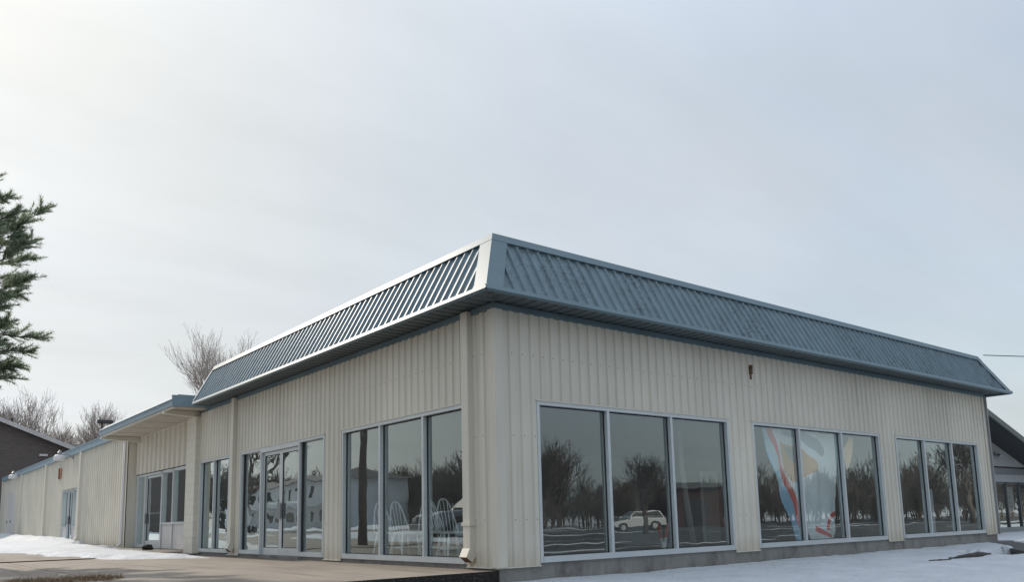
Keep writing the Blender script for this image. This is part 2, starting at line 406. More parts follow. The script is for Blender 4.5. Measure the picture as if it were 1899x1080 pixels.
from mathutils import noise as mn
def fbm(x, y, s, o=4, z=0.):
    v = 0; a = .5; f = s
    for _ in range(o): v += a*mn.noise(Vector((x*f, y*f, z))); a *= .5; f *= 2.03
    return v
def sheet(name, xs, ys, fz, mat):
    m = MB(); nx = len(xs); ny = len(ys)
    for y in ys:
        for x in xs: m.v.append((x, y, fz(x, y)))
    for j in range(ny-1):
        for i in range(nx-1):
            m.f.append((j*nx+i, j*nx+i+1, (j+1)*nx+i+1, (j+1)*nx+i)); m.m.append(0)
    return m.build(name, mat, smooth=True, recalc=False)
def span(a, b, n): return [a+(b-a)*i/(n-1) for i in range(n)]
def sst(a, b, x):
    t = max(0., min(1., (x-a)/(b-a))); return t*t*(3-2*t)
WID = 16.755
WALK = ((18.6, .85), (10.5, -3.8)); WDIR = (Vector(WALK[1])-Vector(WALK[0])).normalized()
def front_snow(x, y):
    d = -y                                     # distance from the wall
    h = -.19 - .17*sst(.4, 7., d) + .04*fbm(x, y, .5) + .018*fbm(x, y, 2.5)
    h -= .05*math.exp(-((d-.25)/.25)**2)*(.5+fbm(x, 0, 1.2))
    if d > 6.5: h -= (d-6.5)*.12*(1+.6*fbm(x, y, .4))
    # bare wet walk leaving the far corner
    u = (x-WALK[0][0])*WDIR.x + (y-WALK[0][1])*WDIR.y; v = abs((x-WALK[0][0])*WDIR.y - (y-WALK[0][1])*WDIR.x)
    if u > -.3:
        h = min(h, -.27 + max(0., v-.34-.22*fbm(x, y, 1.3))*.55 + max(0., u-9)*.1)
    # melted streak
    c = -1.5 - .02*(x-11); w = (.15+.22*fbm(x, 3., 1.6))*sst(10.2, 11.6, x)*(1-sst(14.0, 18., x))
    t = abs(y-c)
    if t < w: h = GZ - .03
    elif y < c and x > 10.2 and w > .02: h = GZ + (h-GZ)*(.10+.90*sst(0., 1.2, t-w))
    if y > -.0: h = -.30 + .05*fbm(x, y, .6)
    return h
xs = span(.05, 12, 150)[:-1] + span(12, 19, 120)[:-1] + span(19, 32, 150)[:-1] + span(32, 60, 50)
ysn = [-11+i*.25 for i in range(32)] + [-3+i*.06 for i in range(50)]
ysn = [y for y in ysn if y < -.02] + [-.015]
structure(sheet('snow', xs, ysn, front_snow, M['snow']))
m = MB(); a_ = Vector(WALK[0]+(0,)); b_ = Vector(WALK[1]+(0,)); n_ = Vector((-WDIR.y, WDIR.x, 0))*.5
m.hexa([p + Vector((0,0,-.7)) for p in (a_-n_, b_-n_, b_+n_, a_+n_)], [p + Vector((0,0,-.245)) for p in (a_-n_, b_-n_, b_+n_, a_+n_)])
structure(m.build('path', plain('wet_asphalt', (.045,.042,.04), .6, var=.3, scale=5, bmp=.01)))
def far_snow(x, y): return -.34 + .03*fbm(x, y, .5) - (.3 if y > 5.3+.4*fbm(x, y, .7) else 0)
structure(sheet('snow', span(WID+.1, 60, 120), span(.0, 6, 40), far_snow, M['snow']))
def edge_x(y):                                # outer limit of the snow along the driveway
    pts = [(9.6,-.3),(10.2,-.9),(10.9,-1.7),(12.0,-2.3),(13.2,-2.75),(15,-3.0),(17.5,-3.1),(20,-3.7),(26,-5.),(40,-7.5),(60,-9)]
    for (a, p), (b, q) in zip(pts[:-1], pts[1:]):
        if a <= y <= b: return p+(q-p)*(y-a)/(b-a)
    return .2 if y < 9.6 else -9
def side_snow(x, y):
    base = drive_z(y)
    t = x - (edge_x(y) + .55*fbm(x, y, .9) )
    nearwall = -.42 if y < 20.4 else -.0
    inner = nearwall - x - .30 - .5*fbm(x+9, y, .7) if y < 27 else 5
    k = min(t*.16, inner*.2, .075)
    band = fbm(x*.6, y*.35, .8, 3, 5.)
    if y < 17 and band < -.28: k = -.05
    pile = .26*sst(24, 32, y)*math.exp(-((x+.35)/.5)**2)*(.7+.9*fbm(x, y, .8))
    return base + max(-.06, k) + (.03*fbm(x, y, 2.2) if k > 0 else 0) + (pile if k > 0 else 0)
structure(sheet('snow', span(-10, .05, 190), span(9, 22, 200)[:-1]+span(22, 60, 160), side_snow, M['snow']))

def lawn_snow(x, y):
    k = fbm(x*.35, y, .28, 4, 2.) + .10 - .5*math.exp(-((math.hypot(x+6, y+8)-46)/5.)**2)
    return drive_z(y) + max(-.08, min(.10, k*.5)) + .03*fbm(x, y, 1.1) - .12*sst(-8.2, -7.2, x+.7*fbm(x, y, .6)) + (-.1 if x > -7.4 else 0)
structure(sheet('snow', span(-39, -7.3, 130), span(7, 110, 260), lawn_snow, M['snow']))

m = MB(); random.seed(4); pr_ = []; rd_ = []
for k in range(28):
    x = 7.7+3.3*k/27; y = -2.28-.05*math.sin(k*.5)+random.uniform(-.03,.03)
    r = .012+.05*math.exp(-((x-9.6)/.55)**2)+random.uniform(0,.012)
    pr_.append((x, y, front_snow(x, y)+r*.35)); rd_.append(r)
m.tube(pr_, rd_, 7); structure(m.build('kerb', plain('dirty_kerb', (.05,.045,.04), .8, var=.4, scale=8, bmp=.01), smooth=True))

# ------------------------------------------------------------------ the building
ZT, Z1, Z2, D, E_ = 3.684, 3.764, 4.781, .524, .552
YL = 12.0; YP = 12.87; YC = 20.44; YEND = 51.0
WT, WB = 2.391, .041
bld = empty('commercial_building', 'long beige ribbed metal shop building with blue mansard roof and a low wing', 'building')
FR = lambda s, o, z: (s, -o, z)          # front wall: plane y = 0
SD = lambda s, o, z: (-o, s, z)          # side wall: plane x = 0
def SDX(x0): return lambda s, o, z: (x0-o, s, z)
PITCH = .2
def prof_breaks(a, b, pitch, shape):
    out = []; k = math.floor(a/pitch)-1
    pts = []
    while k*pitch < b+pitch:
        for q, h in shape: pts.append((k*pitch+q*pitch, h))
        k += 1
    def hh(s):
        for (p, h), (q, g2) in zip(pts[:-1], pts[1:]):
            if p <= s <= q: return h+(g2-h)*((s-p)/(q-p) if q > p else 0)
        return 0
    out = [(a, hh(a))] + [(p, h) for p, h in pts if a+1e-4 < p < b-1e-4] + [(b, hh(b))]
    return out
RIB = [(0, 0), (.14, .0), (.23, .028), (.60, .028), (.69, 0), (.999, 0)]
RIB3 = [(0, 0), (.3, 0), (.38, .06), (.66, .06), (.74, 0), (.999, 0)]
def ribbed(m, T, a, b, z0, z1, base=.004, shape=RIB, pitch=PITCH):
    pr = prof_breaks(a, b, pitch, shape)
    for (s, h), (s2, h2) in zip(pr[:-1], pr[1:]):
        m.face([T(s, base+h, z0), T(s2, base+h2, z0), T(s2, base+h2, z1), T(s, base+h, z1)])
        m.face([T(s, -.0, z0), T(s2, -.0, z0), T(s2, base+h2, z0), T(s, base+h, z0)])   # closed underside
def tbox(m, T, a, b, o0, o1, z0, z1, mi=0):
    p, q = T(a, o0, z0), T(b, o1, z1)
    m.box(min(p[0],q[0]), max(p[0],q[0]), min(p[1],q[1]), max(p[1],q[1]), min(p[2],q[2]), max(p[2],q[2]), mi)

fw = [(.732, 5.324), (6.045, 10.851), (11.583, 16.062)]
sw = [(.720, 4.698), (5.435, 9.867), (10.62, 12.80)]
def wall_pieces(a, b, holes, zt, wt, zb=0.):
    out = [(a, b, wt, zt)]; c = a
    for h0, h1 in holes: out.append((c, h0, zb, wt)); c = h1
    out.append((c, b, zb, wt)); return [p for p in out if p[1]-p[0] > .01]
m = MB(); core = MB()
for a, b, z0, z1 in wall_pieces(.0, WID, fw, ZT, WT):
    ribbed(m, FR, a, b, z0, z1); tbox(core, FR, max(a, .16), b, -.16, -.002, z0, z1+.3 if z1 == ZT else z1)
m.build('front_wall', M['siding'], bld, recalc=False)
m2 = MB()
for a, b, z0, z1 in wall_pieces(.0, YP, sw, ZT, WT):
    ribbed(m2, SD, a, b, z0, z1); tbox(core, SD, a+.002, b, -.16, -.002, z0, z1+.3 if z1 == ZT else z1)
m2.build('side_wall', M['siding'], bld, recalc=False)
core.build('wall_lining', M['inner_wall'], bld)
# corner trim
m = MB(); m.box(-.046, .11, -.046, -.004, .0, ZT); m.box(-.046, -.004, -.004, .11, .0, ZT)
m.build('corner_trim', M['trim_beige'], bld)
m = MB(); m.box(WID-.16, WID+.03, -.046, -.004, .0, ZT); m.box(WID+.004, WID+.036, -.004, .15, .0, ZT)
m.build('corner_trim', M['trim_beige'], bld)
# foundation
m = MB(); m.box(-.0, WID+.02, -.006, .3, -1.0, -.004); m.box(.0, .3, .3, 12.9, -.6, .036)
m.build('foundation', M['foundation'], bld)
for T, pr_ in ((FR, [(-.05, .732), (5.324, 6.045), (10.851, 11.583), (16.062, WID+.045)]), (SD, [(-.045, .72), (4.698, 5.435), (9.867, 10.62)])):
    for a, b in pr_:
        m = MB(); tbox(m, T, a, b, .0045, .046, -.006, .006); m.build('base_flashing', M['trim_beige'], bld)

# --- mansard
T_ = math.hypot(E_, Z2-Z1); H_ = Z2-Z1
def mf_front(s, t, h): return (-D+s, -D + t*E_/T_ - h*H_/T_, Z1 + t*H_/T_ + h*E_/T_)
def mf_side(s, t, h): return (-D + t*E_/T_ - h*H_/T_, -D+s, Z1 + t*H_/T_ + h*E_/T_)
RIB2 = [(0, 0), (.32, 0), (.41, .034), (.53, .034), (.62, 0), (.999, 0)]
def mansard(P, L, hip1, name, mat):
    m = MB(); pr = prof_breaks(0, L, .206, RIB2)
    def tm(s):
        t = T_*min(1., s/E_)
        if hip1: t = min(t, T_*min(1., (L-s)/E_))
        return max(t, 0)
    cuts = sorted(set([p for p, _ in pr] + [E_] + ([L-E_] if hip1 else [])))
    hmap = dict(pr)
    def hh(s):
        for (p, h), (q, g2) in zip(pr[:-1], pr[1:]):
            if p <= s <= q: return h+(g2-h)*(s-p)/(q-p)
        return 0
    for s, s2 in zip(cuts[:-1], cuts[1:]):
        t1, t2 = tm(s), tm(s2); h1, h2 = hh(s), hh(s2)
        if t1 < 1e-4: m.face([P(s, 0, h1), P(s2, 0, h2), P(s2, t2, h2)])
        elif t2 < 1e-4: m.face([P(s, 0, h1), P(s2, 0, h2), P(s, t1, h1)])
        else: m.face([P(s, 0, h1), P(s2, 0, h2), P(s2, t2, h2), P(s, t1, h1)])
    return m.build(name, mat, bld, recalc=False)
LF = WID+2*D; LS = YL+D
mr = mansard(mf_front, LF, True, 'mansard_panel', M['roof_lichen'])
ms = mansard(mf_side, LS, False, 'mansard_panel', M['roof'])
# east return
def mf_east(s, t, h): return (WID+D - t*E_/T_ + h*H_/T_, -D+s, Z1 + t*H_/T_ + h*E_/T_)
me_ = mansard(mf_east, LS, False, 'mansard_panel', M['roof'])
def slab(m, P, quad, h0, h1):
    m.hexa([P(s, t, h0) for s, t in quad], [P(s, t, h1) for s, t in quad])
CAP = .125
def hs(t): return E_*t/T_
G_ = H_/T_
for P, L, hip, par in ((mf_front, LF, True, mr), (mf_side, LS, False, ms), (mf_east, LS, False, me_)):
    def piece(name, quad, h0, h1):
        m = MB()
        def sh(pts, h):     # slide the ends on the hip line out with the offset, so both sides meet
            return [P(u + (-h*G_ if e == 0 else (h*G_ if e == 1 else 0)), t, h) for u, t, e in pts]
        m.hexa(sh(quad, h0), sh(quad, h1)); return m.build(name, M['blue_trim'], par)
    q = T_-CAP; cw = .25; r = 1 if hip else None
    piece('ridge_cap', [(hs(q), q, 0), (L-hs(q) if hip else L, q, r), (L-hs(T_+.02) if hip else L, T_+.02, r), (hs(T_+.02), T_+.02, 0)], .042, .053)
    piece('corner_cap', [(0, 0, 0), (cw, 0, None), (hs(q)+cw*.97, q, None), (hs(q), q, 0)], .041, .049)
    if hip: piece('corner_cap', [(L, 0, 1), (L-cw, 0, None), (L-hs(q)-cw*.97, q, None), (L-hs(q), q, 1)], .041, .049)
    else: piece('end_cap', [(L-.07, 0, None), (L+.03, 0, None), (L+.03, q, None), (L-.07, q, None)], .041, .049)
    piece('drip_edge', [(0, -.03, 0), (L, -.03, r), (L, .045, r), (0, .045, 0)], .0, .054)
# flat roof, parapet inside the mansard
m = MB(); m.box(.02, WID-.02, .02, YL-.02, Z2-.12, Z2-.02); m.box(.03, WID-.03, YL-.06, YL-.01, 3.7, Z2-.13)
m.box(.16, WID-.16, .16, YL-.07, 3.99, 4.2)
m.build('roof', M['roofing'], bld)
m = MB(); m.face([(-D+.02,YL+.02,Z1),(.04,YL+.02,Z1),(.04,YL+.02,Z2),(.03,YL+.02,Z2)]); m.box(-.02, WID-.05, YL+.0, YP+.3, 3.70, 3.74)
m.build('roof_end', M['blue_trim'], bld)
# soffit with ribs running out to the eave
m = MB()
def soffit(P, L, mitre):
    pr = prof_breaks(0, L, .2, [(0,0),(.5,0),(.55,.014),(.95,.014),(.999,0)])
    cuts = sorted(set([p for p, _ in pr] + [D, L-D]))
    def hh(s):
        for (p, h), (q, g2) in zip(pr[:-1], pr[1:]):
            if p <= s <= q: return h+(g2-h)*(s-p)/(q-p)
        return 0
    for s, s2 in zip(cuts[:-1], cuts[1:]):
        f = lambda q: max(0, min(D, q, (L-q) if mitre else D))
        a, b = f(s), f(s2)
        m.face([P(s, 0, hh(s)), P(s2, 0, hh(s2)), P(s2, b, hh(s2)), P(s, a, hh(s))])
soffit(lambda s, t, h: (-D+s, -D+t, Z1+.012+h), LF, True)
soffit(lambda s, t, h: (-D+t, -D+s, Z1+.012+h), LS, False)
sf = m.build('soffit', M['soffit'], bld, recalc=False)
m = MB(); k = .06
m.hexa([(-D+.03,-D+.03-k,Z1-.004),(-D+.03+k,-D+.03,Z1-.004),(0+k,0,Z1-.004),(0,-k,Z1-.004)], [(-D+.03,-D+.03-k,Z1+.01),(-D+.03+k,-D+.03,Z1+.01),(k,0,Z1+.01),(0,-k,Z1+.01)])
m.build('mitre_strip', M['blue_trim'], sf)
m = MB(); m.box(-.05, WID+.05, -.05, -.002, ZT, Z1+.005); m.box(-.05, -.002, -.002, YL, ZT, Z1+.005)
m.build('eave_trim', M['blue_trim'], sf)

# --- windows
def glazing(T, a, b, z0, z1, mulls, name='window', depth=.10, fw_=.055, sill=.085, wavy=False, low=None):
    """storefront frame with mullions, sill and one pane per bay"""
    out = .028
    m = MB()
    tbox(m, T, a, a+fw_, -.11, out, z0, z1); tbox(m, T, b-fw_, b, -.11, out, z0, z1)
    tbox(m, T, a+fw_, b-fw_, -.11, out, z1-fw_, z1)
    w = m.build(name, M['alu'], bld)
    m = MB(); tbox(m, T, a+fw_, b-fw_, -.11, out+.012, z0, z0+sill); m.build('sill', M['alu'], w)
    edges = [a+fw_] + [x for q in mulls for x in (q-.028, q+.028)] + [b-fw_]
    for q in mulls:
        m = MB(); tbox(m, T, q-.028, q+.028, -.10, out-.004, z0+sill, z1-fw_); m.build('mullion', M['alu'], w)
    for i in range(0, len(edges), 2):
        m = MB(); tbox(m, T, edges[i]-.01, edges[i+1]+.01, -.066, -.058, z0+sill-.01, z1-fw_+.01)
        m.build('pane', M['glass_wavy' if wavy else 'glass'], w)
        gk = MB(); e0, e1, zz0, zz1 = edges[i], edges[i+1], z0+sill, z1-fw_
        for q0, q1, r0_, r1_ in ((e0, e0+.014, zz0, zz1), (e1-.014, e1, zz0, zz1), (e0+.014, e1-.014, zz1-.014, zz1), (e0+.014, e1-.014, zz0, zz0+.012)):
            tbox(gk, T, q0, q1, -.057, -.04, r0_, r1_)
        gk.build('gasket', M['gasket'], w)
    return w
glazing(FR, *fw[0], WB, WT, (2.22, 3.74)); glazing(FR, *fw[1], WB, WT, (7.63, 9.23)); glazing(FR, *fw[2], WB, WT, (13.02, 14.52))
glazing(SD, *sw[0], WB, WT, (1.91, 3.295)); glazing(SD, *sw[2], WB, WT, (11.75,), wavy=True)
# thin flashing over the openings
for T, hl in ((FR, fw), (SD, sw)):
    for a, b in hl:
        m = MB(); tbox(m, T, a-.03, b+.03, .004, .045, WT, WT+.018); m.build('head_flashing', M['trim_beige'], bld)
        m = MB(); tbox(m, T, a, b, -.2, .003, -.0035, WB-.0005); m.build('curb', M['foundation'], bld)

# double entrance door with sidelights
a, b = sw[1]; dl, dr_ = 6.63, 8.60; mid = (dl+dr_)/2
m = MB(); out = .028
for q0, q1 in ((a, a+.055), (b-.055, b), (dl-.06, dl), (dr_, dr_+.06)): tbox(m, SD, q0, q1, -.11, out, WB, WT)
tbox(m, SD, a+.055, dl-.06, -.11, out, WT-.055, WT); tbox(m, SD, dr_+.06, b-.055, -.11, out, WT-.055, WT); tbox(m, SD, dl, dr_, -.11, out, WT-.11, WT)
tbox(m, SD, a+.055, dl-.06, -.11, out+.01, WB, WB+.085); tbox(m, SD, dr_+.06, b-.055, -.11, out+.01, WB, WB+.085)
ef = m.build('entrance_frame', M['alu'], bld)
for q0, q1 in ((a+.055, dl-.06), (dr_+.06, b-.055)):
    m = MB(); tbox(m, SD, q0-.01, q1+.01, -.066, -.058, WB+.075, WT-.045); m.build('pane', M['glass_wavy'], ef)
    m = MB(); tbox(m, SD, q1-.05, q1, -.057, -.03, WB+.085, WT-.055); m.build('gasket', M['gasket'], ef)
def door_leaf(T, q0, q1, z0, z1, hand, o=-.03, rail=.17, mat='glass_wavy', top=.075):
    m = MB(); st = .075
    tbox(m, T, q0, q0+st, o-.045, o, z0, z1); tbox(m, T, q1-st, q1, o-.045, o, z0, z1)
    tbox(m, T, q0+st, q1-st, o-.045, o, z1-top, z1); tbox(m, T, q0+st, q1-st, o-.045, o, z0, z0+rail)
    d = m.build('door', M['alu'], bld)
    m = MB(); tbox(m, T, q0+st-.008, q1-st+.008, o-.026, o-.018, z0+rail-.008, z1-top+.008); m.build('pane', M[mat], d)
    m = MB(); g0, g1, h0, h1 = q0+st, q1-st, z0+rail, z1-top
    for u0, u1, w0, w1 in ((g0, g0+.012, h0, h1), (g1-.012, g1, h0, h1), (g0+.012, g1-.012, h0, h0+.012), (g0+.012, g1-.012, h1-.012, h1)): tbox(m, T, u0, u1, o-.017, o-.002, w0, w1)
    m.build('gasket', M['gasket'], d)
    hx = q0+.04 if hand < 0 else q1-.04
    m = MB(); zc_ = z0+.95
    tbox(m, T, hx-.035, hx+.035, o+.03, o+.05, zc_-.17, zc_+.17)
    tbox(m, T, hx-.012, hx+.012, o, o+.03, zc_-.13, zc_-.1); tbox(m, T, hx-.012, hx+.012, o, o+.03, zc_+.1, zc_+.13)
    m.build('pull_handle', M['grey_metal'], d)
    m = MB(); tbox(m, T, q0+st+.0, q1-st-.0, o-.10, o-.075, zc_+.14, zc_+.19); m.build('panic_bar', M['alu'], d)
    return d
door_leaf(SD, dl+.006, mid-.004, WB-.02, WT-.115, 1); door_leaf(SD, mid+.004, dr_-.006, WB-.02, WT-.115, -1)

# --- downspouts
def downspout(T, s, w, dep, z0, z1, kick=True, out0=.004, name='downspout'):
    m = MB(); tbox(m, T, s-w/2, s+w/2, out0, out0+dep, z0+.18, z1); d = m.build(name, M['trim_beige'], bld, bevel=.008)
    m = MB(); tbox(m, T, s-w/2-.02, s+w/2+.02, out0, out0+dep+.012, z0+.62, z0+.67)
    m.build('strap', M['trim_beige'], d)
    if kick:
        A = [T(s-w/2-.006, out0-.002, z0+.24), T(s+w/2+.006, out0-.002, z0+.24), T(s+w/2+.006, out0+dep+.008, z0+.30), T(s-w/2-.006, out0+dep+.008, z0+.30)]
        B = [T(s-w/2-.004, out0+.085, z0+.10), T(s+w/2+.004, out0+.085, z0+.10), T(s+w/2+.004, out0+.085+dep*.86, z0+.18), T(s-w/2-.004, out0+.085+dep*.86, z0+.18)]
        m = MB(); m.hexa(A, B, 0); k = m.build('outlet', [M['trim_beige'], M['rust']], d)
        k.data.polygons[1].material_index = 1
    return d
downspout(SD, .595, .17, .125, -.03, ZT+.06)
downspout(SD, 10.245, .17, .125, -.03, ZT+.06)
m = MB(); tbox(m, FR, WID-.02, WID+.03, .04, .1, .0, ZT); m.build('downspout', M['grey_metal'], bld)

# --- pillar, entry recess, canopy
m = MB(); m.box(-.15, .3, YP, 13.62, -.1, 3.6); m.build('pillar', M['block'], bld)
RX = .3; ET = SDX(RX); ES, EE = 14.75, 20.43
m = MB(); ribbed(m, ET, 13.62, EE, 2.47, 3.8, shape=RIB3, pitch=.5)
for q in ((13.62, 14.75),): ribbed(m, ET, q[0], q[1], 0, 2.47)
m.build('entry_wall', M['siding_plain'], bld, recalc=False)
m = MB(); tbox(m, ET, 13.62, EE, -.14, -.002, 2.5, 3.85); m.build('wall_lining', M['inner_wall'], bld)
m = MB()
for q0, q1 in ((14.93, 15.0), (16.22, 16.32), (17.36, 17.48), (20.13, 20.42)): tbox(m, ET, q0, q1, -.1, .02, .06, 2.44)
tbox(m, ET, 15.0, 20.13, -.1, .02, 2.37, 2.44); tbox(m, ET, 15.0, 17.36, -.1, .03, .78, .84)
tbox(m, ET, 19.28, 19.38, -.1, .02, .06, 2.37); tbox(m, ET, 19.38, 20.13, -.1, .02, .06, .16)
m2e = m.build('entry_frame', M['alu'], bld)
for q0, q1, z0, z1 in ((15.0, 16.22, .84, 2.37), (16.32, 17.36, .84, 2.37), (19.38, 20.13, .16, 2.37)):
    m = MB(); tbox(m, ET, q0, q1, -.062, -.054, z0, z1); m.build('pane', M['glass'], m2e)
m = MB(); tbox(m, ET, 15.0, 16.22, -.06, -.02, .06, .78); tbox(m, ET, 16.32, 17.36, -.06, -.02, .06, .78); m.build('panel', M['white_panel'], m2e)
door_leaf(ET, 17.48, 19.27, .04, 2.36, 1, rail=.24)
m = MB(); tbox(m, ET, 13.62, 20.42, -.1, .05, -.2, .055); m.build('threshold', M['foundation'], bld)
# canopy
cn = MB(); cn.box(-.92, RX+.1, 12.4, 20.3, 3.752, 3.80)
for y in (14.2, 15.8, 17.4, 19.0): cn.box(-.92, RX-.03, y, y+.012, 3.744, 3.7515)
cn = cn.build('entry_canopy', M['tan_soffit'], bld)
m = MB(); m.box(-.955, RX+.2, 12.25, 12.30, 3.745, 4.03); m.box(-.955, -.90, 12.30, 20.35, 3.745, 3.90); m.box(-.955, -.15, 20.35, 20.40, 3.745, 3.90)
m.build('fascia', M['fascia_light'], cn)
m = MB(); m.hexa([(-.965,12.302,3.90),(-.80,12.302,4.03),(-.80,20.36,4.03),(-.965,20.36,3.90)], [(-.965,12.302,3.925),(-.80,12.302,4.06),(-.80,20.36,4.06),(-.965,20.36,3.925)])
m.box(-.79, 2, 12.31, 20.3, 4.0, 4.062)
m.build('roof_edge', M['fascia_light'], cn)
for y in (13.0, 20.14):
    m = MB(); m.hexa([(-.93,y,3.64),(.29,y,3.57),(.29,y+.2,3.57),(-.93,y+.2,3.64)], [(-.93,y,3.743),(.29,y,3.743),(.29,y+.2,3.743),(-.93,y+.2,3.743)])
    m.build('beam', M['trim_beige'], cn)
m = MB(); m.box(-.92, -.85, 12.31, 20.3, 3.70, 3.7435); m.box(RX-.05, RX-.006, 13.64, 20.1, 3.70, 3.7435); m.build('soffit_trim', M['trim_beige'], cn)

# --- low wing
wd = (28.5, 31.6)
m = MB(); core = MB()
for a, b, z0, z1 in wall_pieces(YC, YEND, [wd], 3.86, 2.46):
    ribbed(m, SD, a, b, z0, z1, shape=RIB3, pitch=.32); tbox(core, SD, a+.01, b, -.12, -.002, z0, z1)
m.build('wing_wall', M['siding_plain'], bld, recalc=False); core.build('wall_lining', M['inner_wall'], bld)
m = MB(); m.box(-.03, RX, YC-.012, YC+.012, 0, 3.74); m.box(-.035, -.004, YC-.012, YC+.12, 0, 3.74); m.build('corner_trim', M['trim_beige'], bld)
m = MB(); m.box(-.16, -.02, YC+.0, YEND+.2, 3.83, 4.06); m.box(-.16, 14, YEND+.2, YEND+.25, 3.83, 4.06)
gt = m.build('gutter', M['fascia_light'], bld)
m = MB(); m.box(-.175, .3, YC+.0, YEND+.25, 4.06, 4.10); m.build('roof_edge', M['fascia_light'], gt)
m = MB(); m.box(.0, 14, YP+.3, YEND, 3.87, 4.05); m.build('wing_roof', M['roofing'], bld)
for y in (27.5, 35.45, 43.2, 50.9): downspout(SD, y, .24, .17, drive_z(y), 3.83, kick=(y < 30), name='downspout')
for y in (20.62, 20.78):
    m = MB(); m.tube([(-.07,y,3.7),(-.07,y,.25),(-.09,y,.17),(-.17,y,.12)], .032, 8); m.build('drain_pipe', M['white_panel'], bld, smooth=True)
# wing shop door
a, b = wd; T = SD
m = MB()
for q0, q1 in ((a, a+.08), (b-.08, b), (29.25, 29.33), (30.35, 30.43)): tbox(m, T, q0, q1, -.1, .03, .15, 2.42)
tbox(m, T, a+.08, b-.08, -.1, .03, 2.34, 2.42); tbox(m, T, a+.08, 29.25, -.1, .03, .78, .85); tbox(m, T, 30.43, b-.08, -.1, .03, .78, .85)
wf = m.build('shop_frame', M['alu'], bld)
for q0, q1, z0 in ((a+.08, 29.25, .85), (30.43, b-.08, .85)):
    m = MB(); tbox(m, T, q0, q1, -.06, -.05, z0, 2.34); m.build('pane', M['glass'], wf)
    m = MB(); tbox(m, T, q0, q1, -.06, -.02, .15, .78); m.build('panel', M['white_panel'], wf)
door_leaf(T, 29.34, 30.34, .15, 2.33, 1, rail=.2)
m = MB(); tbox(m, T, a-.05, b+.05, .004, .05, 2.43, 2.46); m.build('head_flashing', M['trim_beige'], bld)
m = MB(); tbox(m, T, a, b, -.1, .03, -.2, .149); m.build('threshold', M['foundation'], bld)
# plain double doors at the far end
for q0, q1 in ((45.6, 47.1), (47.14, 48.6)):
    m = MB(); tbox(m, T, q0, q1, .032, .06, .2, 3.05); d = m.build('door', M['white_panel'], bld)
    m = MB(); tbox(m, T, q1-.16, q1-.1, .06, .1, 1.2, 1.34); m.build('handle', M['dark_metal'], d)
# interior shell
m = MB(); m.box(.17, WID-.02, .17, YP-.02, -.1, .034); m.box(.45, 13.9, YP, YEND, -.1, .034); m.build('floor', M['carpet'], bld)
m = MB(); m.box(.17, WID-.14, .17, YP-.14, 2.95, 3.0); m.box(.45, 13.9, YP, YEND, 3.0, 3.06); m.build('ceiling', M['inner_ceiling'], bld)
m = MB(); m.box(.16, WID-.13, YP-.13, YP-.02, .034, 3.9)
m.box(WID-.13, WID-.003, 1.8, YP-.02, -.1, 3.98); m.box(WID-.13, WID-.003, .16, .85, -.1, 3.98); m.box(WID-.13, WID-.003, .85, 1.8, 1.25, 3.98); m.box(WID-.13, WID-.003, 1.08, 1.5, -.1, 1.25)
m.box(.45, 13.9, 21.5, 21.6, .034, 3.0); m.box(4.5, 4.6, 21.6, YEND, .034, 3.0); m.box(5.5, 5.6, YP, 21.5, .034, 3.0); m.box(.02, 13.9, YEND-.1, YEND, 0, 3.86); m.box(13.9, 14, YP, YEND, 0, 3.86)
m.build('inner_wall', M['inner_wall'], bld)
# remains of a wall fitting and rust holes under the eave
m = MB(); m.box(6.05, 6.12, -.07, -.03, 3.30, 3.44); m.box(6.06, 6.10, -.09, -.03, 3.40, 3.47); m.box(6.07, 6.11, -.05, -.03, 3.20, 3.30)
m.build('bracket', M['rust'], bld)

# ------------------------------------------------------------------ wall lamps and ornament on the wing
def wall_lamp(y, z, x, label):
    t = empty('wall_lamp', label, 'lamp', (0, y, z), 0, 'wall lamps along the wing')
    m = MB(); m.tube([(-.02,0,-.05),(-.1,0,.02),(-.3,0,.16),(x+.25,0,.18),(x,0,.17)], .03, 8); m.build('arm', M['grey_metal'], t, smooth=True)
    m = MB(); m.box(-.035, -.0, -.08, .08, -.16, .02); m.build('wall_plate', M['grey_metal'], t)
    m = MB(); m.lathe((x, 0, 0), [(.05,.16),(.2,.13),(.26,.06),(.28,-.08),(.27,-.12),(.2,-.13)], 20); m.build('shade', M['white_panel'], t, smooth=True)
    m = MB(); m.lathe((x, 0, 0), [(.10,.14),(.11,.27),(.07,.29),(.06,.35),(.02,.37)], 14); m.build('ballast', M['grey_metal'], t)
    t.scale = (.86,)*3; return t
wall_lamp(29.5, 3.72, -.68, 'white bowl lamp on a curved arm above the glazed wing door')
wall_lamp(43.4, 3.70, -.6, 'white bowl lamp on a curved arm above the plain far doors of the wing')
t = empty('wall_ornament', 'small rust and cream ornament hung high on the ribbed wing wall', 'ornament', (-.055, 32.2, 3.2)); t.scale = (1, .85, .85)
def wing_poly(sy, mi, name, mat):
    pts = [(.0,.0),(.12,.26),(.42,.30),(.5,.16),(.34,.02),(.46,-.1),(.36,-.28),(.12,-.22)]
    m = MB(); m.hexa([(-.03, sy*p, q) for p, q in pts], [(-.05, sy*p, q) for p, q in pts]); m.build(name, mat, t)
wing_poly(1, 0, 'panel', plain('cream_metal', (.5,.42,.3), .6)); wing_poly(-1, 0, 'panel', plain('orange_rust', (.42,.16,.07), .7, var=.3))
m = MB(); m.tube([(-.055,0,-.25),(-.055,0,.3)], .035, 8); m.build('body', M['rust'], t)

